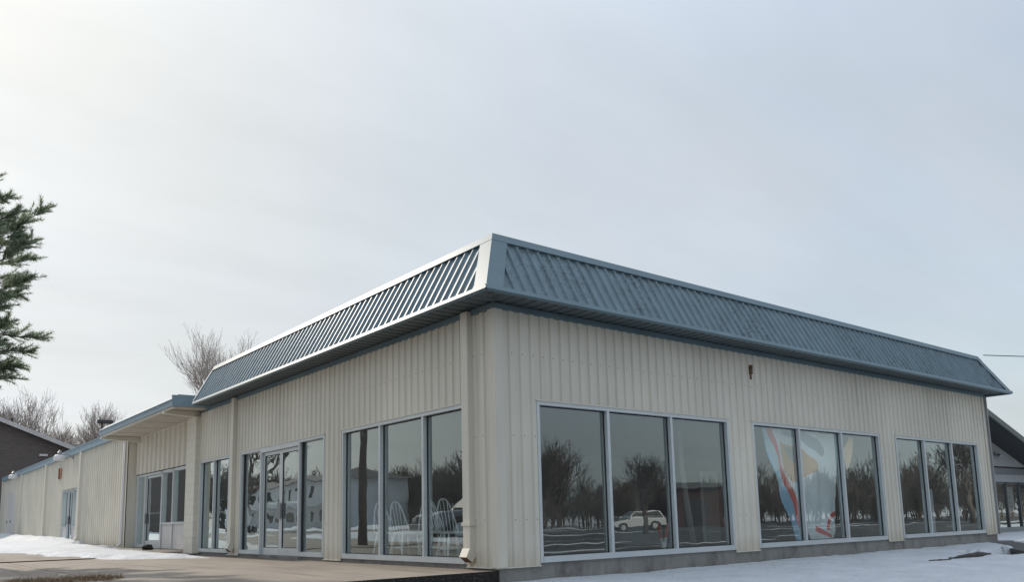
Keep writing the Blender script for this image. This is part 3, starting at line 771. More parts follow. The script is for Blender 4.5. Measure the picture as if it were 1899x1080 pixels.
# ------------------------------------------------------------------ things inside the showroom
def windsor():
    t = empty('windsor_chair', '', 'chair')
    prof = []
    for k in range(20):
        a = 2*math.pi*k/20; r = 1.0
        prof.append((.215*math.copysign(abs(math.cos(a))**.8, math.cos(a)), .205*math.copysign(abs(math.sin(a))**.8, math.sin(a))))
    m = MB(); m.hexa([(x*.92, y*.92, .43) for x, y in prof], [(x, y, .465) for x, y in prof]); m.build('seat', M['white_wood'], t, bevel=.006)
    ft = []
    for sx_ in (-1, 1):
        for sy_ in (-1, 1):
            top = Vector((sx_*.14, sy_*.13, .435)); bot = Vector((sx_*.2, sy_*.2, 0)); ft.append((top, bot))
            m = MB(); m.tube([top, top.lerp(bot, .35), top.lerp(bot, .6), bot], [.014, .022, .018, .012], 8); m.build('leg', M['white_wood'], t, smooth=True)
    for i, j in ((0, 1), (2, 3)):
        a = ft[i][0].lerp(ft[i][1], .55); b = ft[j][0].lerp(ft[j][1], .55)
        m = MB(); m.tube([a, a.lerp(b, .5), b], [.009, .014, .009], 8); m.build('stretcher', M['white_wood'], t, smooth=True)
    a = ft[0][0].lerp(ft[1][0], .5).lerp(ft[0][1].lerp(ft[1][1], .5), .55); b = ft[2][0].lerp(ft[3][0], .5).lerp(ft[2][1].lerp(ft[3][1], .5), .55)
    m = MB(); m.tube([a, a.lerp(b, .5), b], [.009, .014, .009], 8); m.build('stretcher', M['white_wood'], t, smooth=True)
    hoop = []
    for k in range(17):
        u = -1+2*k/16; z = .465+.53*(1-abs(u)**2.6); hoop.append((u*.19, -.165-.16*(z-.465)/.53, z))
    m = MB(); m.tube(hoop, .013, 8); m.build('back_hoop', M['white_wood'], t, smooth=True)
    for k in range(-2, 3):
        u = k*.36; z = .465+.53*(1-abs(u)**2.6)
        m = MB(); m.tube([(k*.055, -.165, .46), (u*.19, -.165-.16*(z-.465)/.53, z)], .0075, 6); m.build('spindle', M['white_wood'], t, smooth=True)
    return t
ch0 = windsor()
spots = [(.47, 3.86, 178, 'white spindle back chair farthest left in the row behind the glass'),
         (.47, 3.26, 182, 'white spindle back chair second from the left behind the glass'),
         (.85, 3.02, 160, 'white spindle back chair set back behind the window mullion'),
         (.8, 2.55, 195, 'white spindle back chair half hidden behind the second chair from the right'),
         (.45, 1.78, 174, 'white spindle back chair nearest the downspout behind the glass')]
for i, (x, y, rz, lab) in enumerate(spots):
    o = ch0 if i == 0 else copy_tree(ch0)
    o.location = (x, y, .034); o.rotation_euler = (0, 0, R_(rz)); tag(o, lab, 'chair', 'white chairs behind the window')

# banner hung behind the middle front window
def bz(pts):  # outline drawn on the hung sheet, metres (x along the wall, z up)
    return [(6.6 + (u-80)/660*2.78 + .0*v, 2.42-(v-45)/935*2.36) for u, v in pts]
regions = [
 ('white', bz([(180,50),(745,80),(752,350),(745,500),(740,730),(735,900),(712,965),(500,975),(470,985),(450,900),(445,800),(400,680),(330,530),(250,280)])),
 ('grey', bz([(270,55),(420,70),(640,150),(668,200),(662,270),(560,240),(400,150),(300,110)])),
 ('orange', bz([(270,170),(420,220),(560,325),(575,360),(540,400),(470,435),(410,480),(350,498),(318,430),(295,300)])),
 ('teal', bz([(320,210),(420,240),(430,330),(400,380),(340,300)])),
 ('blue', bz([(80,60),(112,80),(150,260),(195,410),(265,405),(330,540),(420,850),(440,985),(395,985),(340,860),(230,560),(180,400),(120,200)])),
 ('paleblue', bz([(110,80),(145,60),(225,230),(265,405),(195,410),(150,260)])),
 ('red', bz([(132,50),(188,50),(262,280),(342,530),(412,680),(450,800),(447,900),(405,860),(365,730),(315,560),(255,390),(205,220)])),
 ('red', bz([(500,845),(560,865),(640,915),(695,940),(640,948),(580,920),(500,885)])),
 ('red', bz([(612,890),(618,840),(655,770),(700,742),(742,732),(742,772),(690,790),(655,830),(642,890)])),
 ('orange2', bz([(815,215),(880,95),(960,90),(900,230),(830,390)])),
]
def inside(p, poly):
    c = False; x, y = p; j = len(poly)-1
    for i in range(len(poly)):
        xi, yi = poly[i]; xj, yj = poly[j]
        if (yi > y) != (yj > y) and x < (xj-xi)*(y-yi)/(yj-yi)+xi: c = not c
        j = i
    return c
bmats = {'white': (.86,.88,.87), 'grey': (.34,.4,.42), 'orange': (.7,.36,.13), 'teal': (.3,.3,.26), 'blue': (.30,.55,.74), 'paleblue': (.5,.62,.68), 'red': (.74,.07,.045), 'orange2': (.78,.45,.2)}
keys = list(bmats)
m = MB(); nx, nz = 210, 130; grid = {}
def bpnt(i, j):
    x = 6.55+4.1*i/nx; z = .05+2.38*j/nz
    return (x, .24+.05*math.sin(x*4.2+z*.8)+.03*math.sin(x*9-z*2)+.05*(1-z/2.4), z)
for j in range(nz):
    for i in range(nx):
        p = (6.55+4.1*(i+.5)/nx, .05+2.38*(j+.5)/nz); hit = None
        for nm, poly in regions:
            if inside(p, poly): hit = nm
        if hit:
            ids = []
            for q in ((i,j),(i+1,j),(i+1,j+1),(i,j+1)):
                if q not in grid: grid[q] = len(m.v); m.v.append(bpnt(*q))
                ids.append(grid[q])
            m.f.append(tuple(ids)); m.m.append(keys.index(hit))
bo = m.build('banner', [plain('banner_'+k, c, .55, var=.06, scale=2) for k, c in bmats.items()], smooth=True, recalc=False)
sol = bo.modifiers.new('thickness', 'SOLIDIFY'); sol.thickness = .004
tag(bo, 'crumpled white banner with blue, red and orange shapes behind the middle front window', 'banner')

m = MB(); m.tube([(5.55,1.3,2.35),(5.62,1.35,1.6),(5.82,1.42,.8),(6.06,1.5,.04)], [.045,.05,.055,.06], 10)
tag(m.build('pole', plain('pale_tube', (.42,.4,.36), .6), smooth=True), 'pale bent tube leaning inside the first front window', 'pole')
t = empty('marker_stand', 'red and white striped marker stand on the floor of the first front window', 'stand', (5.15, 1.5, .034))
for sx_ in (-1, 1):
    m = MB(); m.tube([(0,0,.0),(sx_*.07,0,.22)], .03, 8); m.build('leg', M['white_wood'], t)
    m = MB(); m.tube([(sx_*.071,0,.223),(sx_*.15,0,.5)], .031, 8); m.build('arm', plain('signal_red', (.5,.06,.03), .5), t)
t = empty('door_panel', 'pale door panel standing upright behind the first front window', 'panel', (8.6, 3.0, .034))
m = MB(); m.box(-.28, .28, -.02, .02, 0, 1.62); m.build('board', plain('pale_board', (.42,.43,.37), .6), t)
m = MB(); m.box(-.31, -.282, -.03, .03, 0, 1.65); m.box(-.282, .31, -.03, .03, 1.622, 1.65); m.build('frame', M['white_wood'], t)
t = empty('low_cabinet', 'low white cabinet in the showroom behind the first front window', 'cabinet', (6.3, 3.2, .034))
m = MB(); m.box(-.48, .48, -.25, .25, .06, .62); m.build('body', plain('cabinet_white', (.4,.4,.39), .5), t)
m = MB(); m.box(-.5, .5, -.27, .27, .622, .65); m.build('top', M['white_wood'], t)
m = MB(); m.box(-.44, .44, -.22, .22, 0, .06); m.build('base', M['dark_metal'], t)
# ------------------------------------------------------------------ neighbours
nb = empty('neighbour_house', 'low grey gabled building with large windows beyond the right end', 'building', (0,0,0))
m = MB(); Y0 = 6.0
xl, xr = 19.0, 41.0; px_, pz_ = 27.2, 5.55; ez = 1.95
m.hexa([(xl,Y0,2.6),(px_,Y0,2.6),(xr,Y0,2.6),(xr-.01,Y0,2.62),(px_,Y0,pz_-.15),(xl,Y0,3.1)], [(xl,Y0+12,2.6),(px_,Y0+12,2.6),(xr,Y0+12,2.6),(xr-.01,Y0+12,2.62),(px_,Y0+12,pz_-.15),(xl,Y0+12,3.1)])
m.box(xl, xr, Y0, Y0+.2, 1.88, 2.235); m.box(xl, xr, Y0, Y0+.2, GZ, -.19)
m.box(xl, 32.75, Y0, Y0+.2, -.19, 1.88)
m.box(xr-.2, xr, Y0+.2, Y0+12, GZ, 2.6)
wl = m.build('wall', M['grey_lap'], nb)
m = MB(); m.box(xl, xr, Y0-.05, Y0+.1, 2.236, 2.52); m.build('band', plain('grey_band', (.16,.17,.18), .6), nb)
m = MB(); th = .16
for (xa, za, xb, zb) in ((px_, pz_, xr+1.2, pz_-(xr+1.2-px_)*.285), (px_, pz_, xl-1, pz_-(px_-xl+1)*.285)):
    a = [(xa, 4.8, za-th), (xb, 4.8, zb-th), (xb, Y0+12.5, zb-th), (xa, Y0+12.5, za-th)]; b = [(p[0], p[1], p[2]+th) for p in a]
    m.hexa(a, b)
rf = m.build('roof', plain('charcoal_roof', (.05,.055,.055), .7), nb)
m = MB(); xb = xr+1.2; zb = pz_-(xb-px_)*.285
m.hexa([(px_,4.74,pz_-.22),(xb,4.74,zb-.22),(xb,4.8,zb-.22),(px_,4.8,pz_-.22)], [(px_,4.74,pz_+.03),(xb,4.74,zb+.03),(xb,4.8,zb+.03),(px_,4.8,pz_+.03)])
m.build('rake_board', plain('rake_green_grey', (.13,.145,.14), .6), rf)
m = MB()
for q in (32.75, 34.25, 35.75, 37.25, 38.75): m.box(q, q+.13, Y0+.02, Y0+.16, -.19, 1.88)
m.box(32.75, 40, Y0+.02, Y0+.16, 1.78, 1.88)
wn = m.build('window', plain('bronze_frame', (.06,.065,.07), .4), nb)
for q in (32.88, 34.38, 35.88, 37.38):
    m = MB(); m.box(q, q+1.37, Y0+.08, Y0+.09, -.19, 1.78); m.build('pane', M['glass'], wn)
m = MB(); m.box(32.9, 40.7, Y0+.6, Y0+.66, -.3, .6)
m.build('wainscot', plain('tan_board', (.36,.25,.12), .7), nb)
for q in ((33.2, 34.6), (35.4, 36.8)):
    m = MB(); m.box(q[0]+.15, q[1]-.45, Y0+.5, Y0+.54, .62, 1.7); m.build('blind', M['white_lap'], nb)
m = MB(); m.box(33.2, 33.5, Y0-.14, Y0-.06, 3.05, 3.2); m.tube([(33.35,Y0-.14,3.1),(33.2,Y0-.3,3.02)], .06, 8); m.tube([(33.4,Y0-.14,3.1),(33.55,Y0-.3,3.02)], .06, 8); m.build('flood_light', M['grey_metal'], nb)

hs_ = empty('brick_house', 'grey brick house with a white gable trim behind the far end of the wing', 'house', (0,0,0))
Y0 = 56.0
m = MB(); m.hexa([(-14,Y0,0),(9,Y0,0),(9,Y0,4.7),(-2.6,Y0,9.3),(-14,Y0,4.7)], [(-14,Y0+10,0),(9,Y0+10,0),(9,Y0+10,4.7),(-2.6,Y0+10,9.3),(-14,Y0+10,4.7)]); m.build('wall', M['grey_brick'], hs_)
m = MB()
for (xa, za, xb, zb) in ((-2.6, 9.45, 9.9, 4.4), (-2.6, 9.45, -15, 4.4)):
    a = [(xa,Y0-.5,za-.12),(xb,Y0-.5,zb-.12),(xb,Y0+10.4,zb-.12),(xa,Y0+10.4,za-.12)]; m.hexa(a, [(p[0],p[1],p[2]+.14) for p in a])
rf = m.build('roof', M['shingle'], hs_)
m = MB()
for (xa, za, xb, zb) in ((-2.6, 9.45, 9.9, 4.4), (-2.6, 9.45, -15, 4.4)):
    a = [(xa,Y0-.56,za-.22),(xb,Y0-.56,zb-.22),(xb,Y0-.5,zb-.22),(xa,Y0-.5,za-.22)]; m.hexa(a, [(p[0],p[1],p[2]+.3) for p in a])
m.build('gable_trim', plain('trim_white', (.55,.52,.5), .6), rf)
m = MB(); m.box(2.5, 3.0, Y0-.16, Y0-.0, 5.92, 6.06); m.build('wall_light', M['white_panel'], hs_)
m = MB(); m.tube([(1.2,Y0+4,7.4),(1.2,Y0+4,9.0)], .09, 8); m.build('vent_pipe', M['dark_metal'], rf)
h2 = empty('distant_house', 'dark roofed house showing between the brick gable and the canopy', 'house', (0,0,0))
m = MB(); m.box(4, 17, 74, 84, 0, 6.2); m.build('wall', M['grey_brick'], h2)
m = MB(); m.hexa([(3,73,6.2),(18,73,6.2),(18,85,6.2),(3,85,6.2)], [(5,78.5,9.0),(15,78.5,9.0),(15,79.5,9.0),(5,79.5,9.0)]); m.build('roof', M['shingle'], h2)
t = empty('street_lamp', 'flat box head lamp on a thin pole rising behind the canopy', 'lamp', (7.25, 60, 0))
m = MB(); m.tube([(0,0,0),(0,0,9.0)], [.1,.06], 8); m.build('pole', M['dark_metal'], t)
m = MB(); m.box(-.35, .75, -.2, .2, 8.95, 9.22); m.build('lamp_head', M['dark_metal'], t, bevel=.03)

m = MB(); pts = []
for k in range(25):
    u = k/24; pts.append((16.9+u*22, -.1-u*16+.0, 4.86+u*1.9-1.0*math.sin(math.pi*u)))
m.tube(pts, .012, 6); tag(m.build('power_cable', M['dark_metal'], smooth=True), 'thin dark cable running off from the right end of the roof', 'cable')

# ------------------------------------------------------------------ trees
def rnd_dir(d, ang):
    d = d.normalized(); o = d.orthogonal().normalized(); o.rotate(__import__('mathutils').Quaternion(d, random.uniform(0, 2*math.pi)))
    return (d*math.cos(ang) + o*math.sin(ang)).normalized()
def grow(m, p, d, ln, r, depth, up=.15, kids=(3, 5), spread=(.35, .8), minr=.012, mi_tw=1):
    n = 3; pts = [p]; q = p; dd = d
    for k in range(n):
        dd = (dd + Vector((random.uniform(-1,1), random.uniform(-1,1), random.uniform(-.6,1)))*.14 + Vector((0,0,up*.25))).normalized()
        q = q + dd*ln/n; pts.append(q)
    rads = [max(minr, r*(1-.5*k/n)) for k in range(n+1)]
    m.tube(pts, rads, 6 if r > .06 else (4 if r > .025 else 3), mi=0, cap=False)
    if depth == 0: return
    for k in range(random.randint(*kids)):
        u = random.uniform(.35, 1.0); i = min(n-1, int(u*n)); pp = pts[i].lerp(pts[i+1], u*n-i)
        grow(m, pp, rnd_dir(dd, random.uniform(*spread)), ln*random.uniform(.5, .78), max(minr, r*.52), depth-1, up, kids, spread, minr)
    grow(m, pts[-1], rnd_dir(dd, .2), ln*.7, max(minr, r*.55), depth-1, up, kids, spread, minr)
def bare_tree(x, y, h, label, base=0., seed=1, depth=4, r=.22, trunk=.3, mat='bark_pale', minr=.010, group=None, spread=(.25,.65), up=.3, kids=(3,4)):
    random.seed(seed)
    t = empty('bare_tree', label, 'tree', (x, y, base), 0, group)
    m = MB(); m.tube([(0,0,-.2),(.05,.02,h*trunk*.5),(0,.03,h*trunk)], [r*1.25, r, r*.85], 9); m.build('trunk', M[mat], t, smooth=True)
    m = MB()
    for k in range(5):
        d = rnd_dir(Vector((0,0,1)), random.uniform(.12, .62)); grow(m, Vector((0,0,h*trunk-.05)), d, h*(1-trunk)*.37, r*.42, depth, up, kids, spread, minr)
    zmax = max(v[2] for v in m.v); k = (h-h*trunk)/(zmax-h*trunk)
    m.v = [(v[0], v[1], h*trunk+(v[2]-h*trunk)*k) for v in m.v]
    m.build('crown', M[mat], t, smooth=True, recalc=False)
    return t
bare_tree(19.2, 70, 20.6, 'tall bare tree rising straight behind the left end of the mansard roof', 0, 3, 4, .22, .42, minr=.009)
bare_tree(22.3, 76, 19.6, 'bare tree half hidden lower behind the left slope of the mansard roof', 0, 5, 4, .18, .45, minr=.009)
bare_tree(6.2, 88, 15.6, 'wide bare tree standing behind the grey brick house', 0, 11, 4, .2, .3, minr=.0115, spread=(.35,.8))
bare_tree(13.2, 92, 15.2, 'small bare tree behind the flat box lamp and canopy', 0, 12, 4, .16, .35, minr=.0115)
bare_tree(3.0, 84, 14.0, 'bare tree at the left edge between the pine and the brick house', 0, 19, 4, .18, .35, minr=.0115)
for i, (x, y, h, s_, lab) in enumerate(((9.2, 98, 12.9, 31, 'low twiggy bare tree over the dark distant roof'), (11.3, 96, 13.2, 32, 'low reddish bare tree just left of the small bare tree'), (16, 100, 12.6, 33, 'low bare tree behind the edge of the canopy'))):
    bare_tree(x, y, h, lab, 0, s_, 4, .16, .3, 'bark_pale', .012, 'low bare trees on the skyline')

# tall pine at the left edge
random.seed(21)
pn = empty('pine_tree', 'tall dark green pine at the left edge beside the brick house', 'tree', (-5.3, 14.0, -.03))
HT = 9.5
m = MB(); m.tube([(0,0,-.2),(.03,0,2.2),(-.03,.02,4.0),(.02,0,7.5),(0,0,HT-.3)], [.155,.13,.125,.08,.015], 10); m.build('trunk', M['bark'], pn, smooth=True)
br = MB(); nd = MB()
from mathutils import Quaternion
def tuft(p, d, n, ln):
    for _ in range(n):
        q = (d + Vector((random.gauss(0,.8), random.gauss(0,.8), random.gauss(.3,.6)))).normalized()
        w = q.orthogonal().normalized(); w.rotate(Quaternion(q, random.uniform(0, 6.28))); w *= .006
        l = ln*random.uniform(.7, 1.25); a = len(nd.v)
        nd.v += [tuple(p-w), tuple(p+w), tuple(p+q*l+w*.4), tuple(p+q*l-w*.4)]; nd.f.append((a, a+1, a+2, a+3)); nd.m.append(0)
PR = [(4.2,1.15),(5.0,1.6),(6.,2.05),(7.,2.35),(7.5,2.3),(8.0,1.85),(8.5,1.2),(8.9,.7),(9.5,.25)]
def pr_at(z):
    for (z0, r0_), (z1, r1_) in zip(PR[:-1], PR[1:]):
        if z0 <= z <= z1: return r0_+(r1_-r0_)*(z-z0)/(z1-z0)
    return .3
def limb(z, a, l, el):
    d = Vector((math.cos(a)*math.cos(el), math.sin(a)*math.cos(el), math.sin(el)))
    q = Vector((0, 0, z)); pts = [q]
    for s_ in range(6):
        d = (d + Vector((random.uniform(-.12,.12), random.uniform(-.12,.12), random.uniform(-.02,.12)))).normalized(); q = q + d*l/6; pts.append(q)
    br.tube(pts, [.035, .03, .024, .018, .013, .009, .005], 5, cap=False)
    for s_ in range(int(8 + l*12)):
        u = random.uniform(.3, 1.0)**.8; i = min(5, int(u*6)); pp = pts[i].lerp(pts[i+1], u*6-i)
        side = rnd_dir(d, random.uniform(.35, 1.0)); side.z = side.z*.6 + .12; side.normalize()
        e = pp + side*random.uniform(.15, .48)*(1.25-u*.5); br.tube([pp, e], [.007, .004], 3, cap=False)
        for c in range(6): tuft(pp.lerp(e, .2+.17*c), side, 10, .10)
z = 4.25
while z < HT-.2:
    a0 = random.uniform(0, 6.28); n = random.choice((4, 5, 6))
    for k in range(n):
        limb(z+random.uniform(-.15,.15), a0+2*math.pi*k/n+random.uniform(-.4,.4), pr_at(z)*random.uniform(.45,1.02), -.12+.75*(max(0., z-4.3)/6)**1.3+random.uniform(-.12,.12))
    z += random.uniform(.2, .4)
m = MB(); m.tube([(0,0,3.45),(.5,-.62,3.72),(.72,-.9,4.1)], [.05,.035,.015], 6); m.build('dead_branch', M['bark_pale'], pn, smooth=True)
nt = M['needles'].node_tree; bs = nt.nodes['Principled BSDF']; tl = N(nt, 'ShaderNodeBsdfTranslucent'); tl.inputs[0].default_value = (.32,.39,.25,1)
ms_ = N(nt, 'ShaderNodeMixShader'); ms_.inputs[0].default_value = .45; nt.links.new(bs.outputs[0], ms_.inputs[1]); nt.links.new(tl.outputs[0], ms_.inputs[2]); nt.links.new(ms_.outputs[0], nt.nodes['Material Output'].inputs['Surface'])
br.build('branch', M['bark'], pn, recalc=False); nd.build('crown', M['needles'], pn, recalc=False)

# tree trunk and small trees that the windows mirror
bare_tree(33.4, -27.4, 5.4, 'gnarled bare tree seen mirrored in the first front window', GZ, 42, 4, .16, .3, 'bark', .010, spread=(.5,1.0))
bare_tree(64, -19.5, 7.5, 'bare tree mirrored in the last front window', GZ, 44, 4, .17, .3, 'bark', .014)
bare_tree(-16, 52, 11, 'bare tree mirrored in the glass entrance doors', .2, 45, 4, .24, .25, 'bark', .012)

# woods beyond the lot: one dense mass of bare trees and brush
def woods(name, label, spots, seed):
    random.seed(seed); protos = []
    for k in range(4):
        m = MB(); m.tube([(0,0,0),(0,0,3.0)], [.16,.11], 5, cap=False)
        for j in range(6): grow(m, Vector((0,0,random.uniform(.3,3.))), rnd_dir(Vector((0,0,1)), random.uniform(.1,.75)), 3.0, .075, 3, .25, (3,4), (.3,.75), .022)
        zm = max(v[2] for v in m.v); protos.append(([(x/zm, y/zm, z_/zm) for x, y, z_ in m.v], m.f))
    big = MB()
    for x, y, h in spots:
        vs, fs = random.choice(protos); a = random.uniform(0, 6.28); c, s_ = math.cos(a), math.sin(a); n = len(big.v)
        w = h*random.uniform(.8, 1.25)
        big.v += [(x+(c*vx-s_*vy)*w, y+(s_*vx+c*vy)*w, GZ+vz*h) for vx, vy, vz in vs]
        big.f += [tuple(n+i for i in f) for f in fs]
    big.m = [0]*len(big.f)
    o = big.build(name, M['bark'], recalc=False); tag(o, label, 'woods', None, 'stuff')
random.seed(5)
sp_ = []
for k in range(230):
    az = R_(random.uniform(94, 152)); r = random.uniform(86, 130)
    sp_.append((math.sin(az)*r-5, math.cos(az)*r-6, random.uniform(3.5, 8.3)))
for k in range(14):
    az = R_(random.uniform(131.5, 136.5)); r = random.uniform(84, 100); sp_.append((math.sin(az)*r-5, math.cos(az)*r-6, random.uniform(9.5, 12)))
for k in range(230):
    az = R_(random.uniform(94, 152)); r = random.uniform(80, 105); sp_.append((math.sin(az)*r-5, math.cos(az)*r-6, random.uniform(2.8, 5.0)))
woods('woods', 'dense bare winter woods across the lot, mirrored in the front windows', sp_, 6)
sp_ = []
for k in range(150):
    az = R_(random.uniform(-56, -12)); r = random.uniform(122, 165); sp_.append((math.sin(az)*r+2, math.cos(az)*r-6, random.uniform(8, 12)))
for k in range(60):
    az = R_(random.uniform(-58, -29.8)); r = random.uniform(88, 112); sp_.append((math.sin(az)*r+2, math.cos(az)*r-6, random.uniform(5.5, 8.5)))
for k in range(80):
    az = R_(random.uniform(-58, -29.8)); r = random.uniform(84, 92); sp_.append((math.sin(az)*r+2, math.cos(az)*r-6, random.uniform(2.5, 4.5)))
for k in range(9):
    az = R_(random.uniform(-36., -33.6)); r = random.uniform(84, 96); sp_.append((math.sin(az)*r+2, math.cos(az)*r-6, random.uniform(8.5, 10.5)))
woods('woods', 'dense bare winter woods to the west, mirrored in the side windows', sp_, 8)

# white two-storey flats across the side lawn
fl = empty('apartment_building', 'white two storey flats mirrored in the side windows', 'building', (-35, 98, 0), R_(6))
m = MB(); m.box(-9, 0, -27, 27, -.4, 5.6); m.build('wall', M['white_lap'], fl)
m = MB(); m.hexa([(-9.6,-27.6,5.6),(.6,-27.6,5.6),(.6,27.6,5.6),(-9.6,27.6,5.6)], [(-5.2,-24,7.0),(-3.8,-24,7.0),(-3.8,24,7.0),(-5.2,24,7.0)]); m.build('roof', M['shingle'], fl)
for i in range(13):
    for z_ in (1.0, 3.7):
        y_ = -25+i*4.1; m = MB(); m.box(0, .06, y_-.85, y_+.85, z_-.06, z_+1.36); w = m.build('window', M['white_siding'], fl)
        m = MB(); m.box(.061, .08, y_-.75, y_-.03, z_+.02, z_+1.28); m.box(.061, .08, y_+.03, y_+.75, z_+.02, z_+1.28); m.build('pane', M['car_glass'], w)
m = MB(); m.box(0, 1.4, -27, 27, 2.75, 2.9); m.build('porch_roof', M['white_siding'], fl)
bn = empty('barn', 'small dark red shed mirrored in the first front window', 'building', (60, -53, GZ), R_(44))
m = MB(); m.box(4, 9, -4, 4, 0, 4.1); m.build('wall', plain('maroon', (.075,.026,.024), .8, var=.15), bn)
m = MB(); m.hexa([(3.6,-4.5,4.1),(9.4,-4.5,4.1),(9.4,4.5,4.1),(3.6,4.5,4.1)], [(3.6,-.1,4.7),(9.4,-.1,4.7),(9.4,.1,4.7),(3.6,.1,4.7)]); m.build('roof', M['shingle'], bn)
m = MB(); m.box(5, 7.4, 4, 4.1, 0, 3.2); m.build('door', M['dark_metal'], bn)

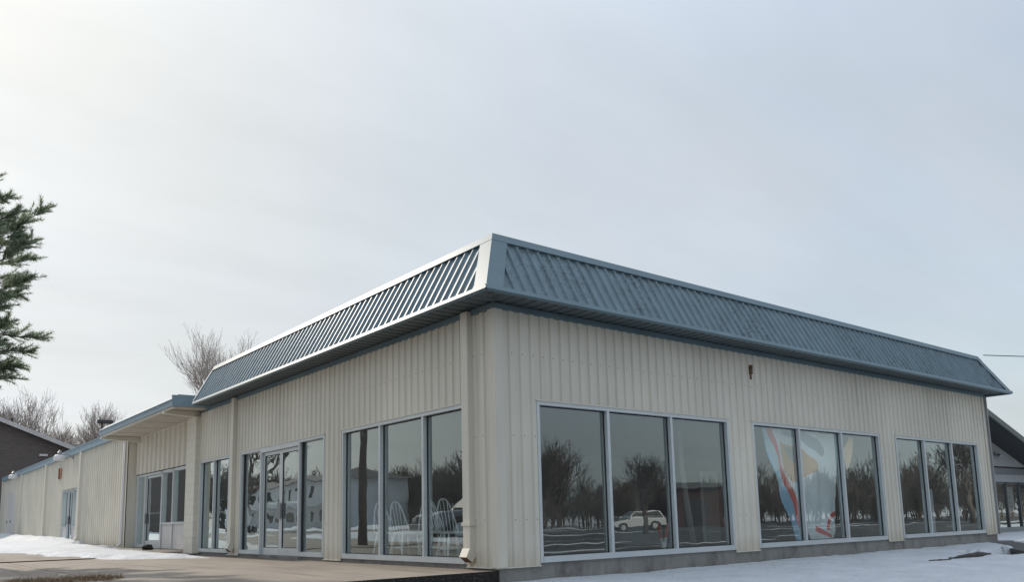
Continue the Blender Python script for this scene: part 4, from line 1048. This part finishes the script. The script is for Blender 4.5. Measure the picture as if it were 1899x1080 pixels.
# ------------------------------------------------------------------ vehicles (seen mirrored in the glass)
def car(name, label, cat, loc, rz, paint, kind):
    t = empty(name, label, cat, loc, rz)
    if kind == 'pickup':
        L, Wd, wh, base = 5.7, 1.96, .40, .42
        low = [(-2.85,.55),(-2.85,1.12),(-.55,1.14),(-.45,1.14),(1.05,1.13),(2.35,1.06),(2.75,.96),(2.86,.75),(2.84,.48),(-2.8,.48)]
        cab = [(-.75,1.13),(-.62,1.84),(.35,1.86),(.5,1.84),(1.25,1.12)]; wx = (-1.85, 1.80)
    else:
        L, Wd, wh, base = 4.6, 1.84, .34, .36
        low = [(-2.3,.5),(-2.3,1.02),(-1.2,1.06),(1.0,1.02),(1.95,.92),(2.25,.78),(2.3,.5),(2.2,.34),(-2.2,.34)]
        cab = [(-2.2,1.02),(-1.85,1.58),(-1.4,1.66),(.2,1.64),(.35,1.62),(1.1,1.02)]; wx = (-1.4, 1.42)
    hw = Wd/2
    def ext(m, prof, y0, y1, k=1.):
        m.hexa([(x, y0, z) for x, z in prof], [(x, y1, z) for x, z in prof])
    m = MB(); n = len(low)
    rings = [(-hw+.0, .94), (-hw+.09, 1.), (hw-.09, 1.), (hw, .94)]
    for y_, k in rings: m.v += [(x*(.985 if k < 1 else 1), y_, .75+(z-.75)*k) for x, z in low]
    for i in range(3):
        for j in range(n):
            j2 = (j+1) % n; m.f.append((i*n+j, i*n+j2, (i+1)*n+j2, (i+1)*n+j)); m.m.append(0)
    m.f.append(tuple(range(n))); m.f.append(tuple(range(3*n, 4*n))); m.m += [0, 0]
    bd = m.build('body', paint, t, bevel=.03)
    m = MB(); c = len(cab); ins = .17
    zc_ = cab[0][1]; zt_ = max(z for _, z in cab)
    f = lambda z: ins*(z-zc_)/(zt_-zc_)
    m.hexa([(x, -hw+.06+f(z), z) for x, z in cab], [(x, hw-.06-f(z), z) for x, z in cab]); m.build('cabin', paint, t, bevel=.025)
    # glazing proud of the cabin
    x0, x1 = cab[-2][0]+.02, cab[-1][0]-.04; z0_, z1_ = cab[-2][1]-.06, cab[-1][1]+.05
    m = MB(); nrm = .012
    m.hexa([(x1, -hw+.15, z0_*0+z1_), (x1, hw-.15, z1_), (x0+.03, hw-.26, z0_), (x0+.03, -hw+.26, z0_)], [(x1+.03, -hw+.15, z1_+.02), (x1+.03, hw-.15, z1_+.02), (x0+.06, hw-.26, z0_+.02), (x0+.06, -hw+.26, z0_+.02)])
    m.build('windscreen', M['car_glass'], t)
    xa, xb = cab[1][0]+.05, cab[-2][0]-.02
    for s_ in (-1, 1):
        m = MB(); q = [(cab[0][0]+.14, zc_+.06), (xa+.04, zt_-.1), (xb, zt_-.1), (cab[-1][0]-.22, zc_+.06)]
        A = [(x, s_*(hw-.06-f(z)+.004), z) for x, z in q]; B = [(x, s_*(hw-.06-f(z)+.016), z) for x, z in q]
        m.hexa(A, B); m.build('side_window', M['car_glass'], t)
        m = MB(); m.box(cab[-1][0]-.28, cab[-1][0]-.12, min(s_*hw, s_*(hw+.2)), max(s_*hw, s_*(hw+.2)), zc_+.05, zc_+.22); m.build('mirror', paint, t, bevel=.02)
        for x in wx:
            m = MB(); m.lathe((x, s_*(hw-.12), wh), [(wh+.1, -.115), (wh+.1, .125)] if s_ > 0 else [(wh+.1, -.125), (wh+.1, .115)], 24, 'y'); m.build('wheel_arch', M['tyre'], t)
            m = MB(); m.lathe((x, s_*(hw-.11), wh), [(wh*.9,-.13),(wh,-.1),(wh,.1),(wh*.9,.13)], 24, 'y'); w = m.build('wheel', M['tyre'], t, smooth=False)
            m = MB(); m.lathe((x, s_*(hw+.025), wh), [(wh*.62,-.01),(wh*.58,.01),(wh*.2,.018)], 18, 'y'); m.build('rim', M['alu'], w)
        m = MB(); x = low[-3][0] if kind == 'pickup' else 2.24
        m.box(x-.12, x+.02, s_*hw*.72-.18, s_*hw*.72+.18, .70, .86); m.build('headlight', M['alu'], t, bevel=.02)
    m = MB(); x = low[-3][0]; m.box(x-.02, x+.1, -hw+.05, hw-.05, .42, .62); m.build('bumper', M['grey_metal'], t, bevel=.03)
    m = MB(); x = low[-3][0]; m.box(x-.02, x+.02, -.5, .5, .66, .9); m.build('grille', M['dark_metal'], t)
    return t
def paint(name, c):
    m = plain(name, c, .25, .0, var=.02, spec=.6); m.node_tree.nodes['Principled BSDF'].inputs['Coat Weight'].default_value = .6; return m
car('pickup_truck', 'grey pickup truck on the side drive, mirrored beside the chairs', 'pickup', (-11.7, 15.8, -.03), R_(9), paint('grey_paint', (.16,.175,.2)), 'pickup')
wp = paint('white_paint', (.75,.75,.75))
car('parked_car', 'white car parked across the lot, mirrored in the first front window', 'car', (44.5, -38.5, GZ), R_(205), wp, 'suv')
car('parked_car', 'pale car parked by the side lawn, mirrored in the narrow windows', 'car', (-13.6, 47.5, .25), R_(115), wp, 'suv')

# ------------------------------------------------------------------ dry grass tuft at the pad edge, stone by the door
random.seed(9); m = MB()
for k in range(2600):
    u = random.uniform(0, 1); x = -5.35+1.5*u; y = 3.35 + random.gauss(.55, .45)
    if (x+4.65)**2/.55 + (y-3.9)**2/.9 > 1: continue
    h = random.uniform(.03, .085); a = random.uniform(0, 6.28); w = .006
    h *= random.choice((.35,.5,.6,1.)); b_ = Vector((x, y, -.031)); tp = b_ + Vector((random.gauss(0,.05), random.gauss(0,.05), h)); s_ = Vector((math.cos(a)*w, math.sin(a)*w, 0))
    n = len(m.v); m.v += [tuple(b_-s_), tuple(b_+s_), tuple(tp)]; m.f.append((n, n+1, n+2)); m.m.append(0)
tag(m.build('grass', plain('dry_grass', (.2,.13,.07), .9, var=.35, scale=14), recalc=False), 'patch of dry brown grass at the bottom left', 'grass', None, 'stuff')
bm = bmesh.new(); bmesh.ops.create_icosphere(bm, subdivisions=3, radius=.16)
for v in bm.verts: v.co *= 1+.35*mn.noise(v.co*9); v.co.z *= .6
me = bpy.data.meshes.new('rock'); bm.to_mesh(me); bm.free(); me.materials.append(plain('dark_stone', (.04,.035,.03), .9))
ro = bpy.data.objects.new('rock', me); COL.objects.link(ro); ro.location = (-.1, 17.2, .1); tag(ro, 'dark lump of stone lying before the white entry panels', 'rock')
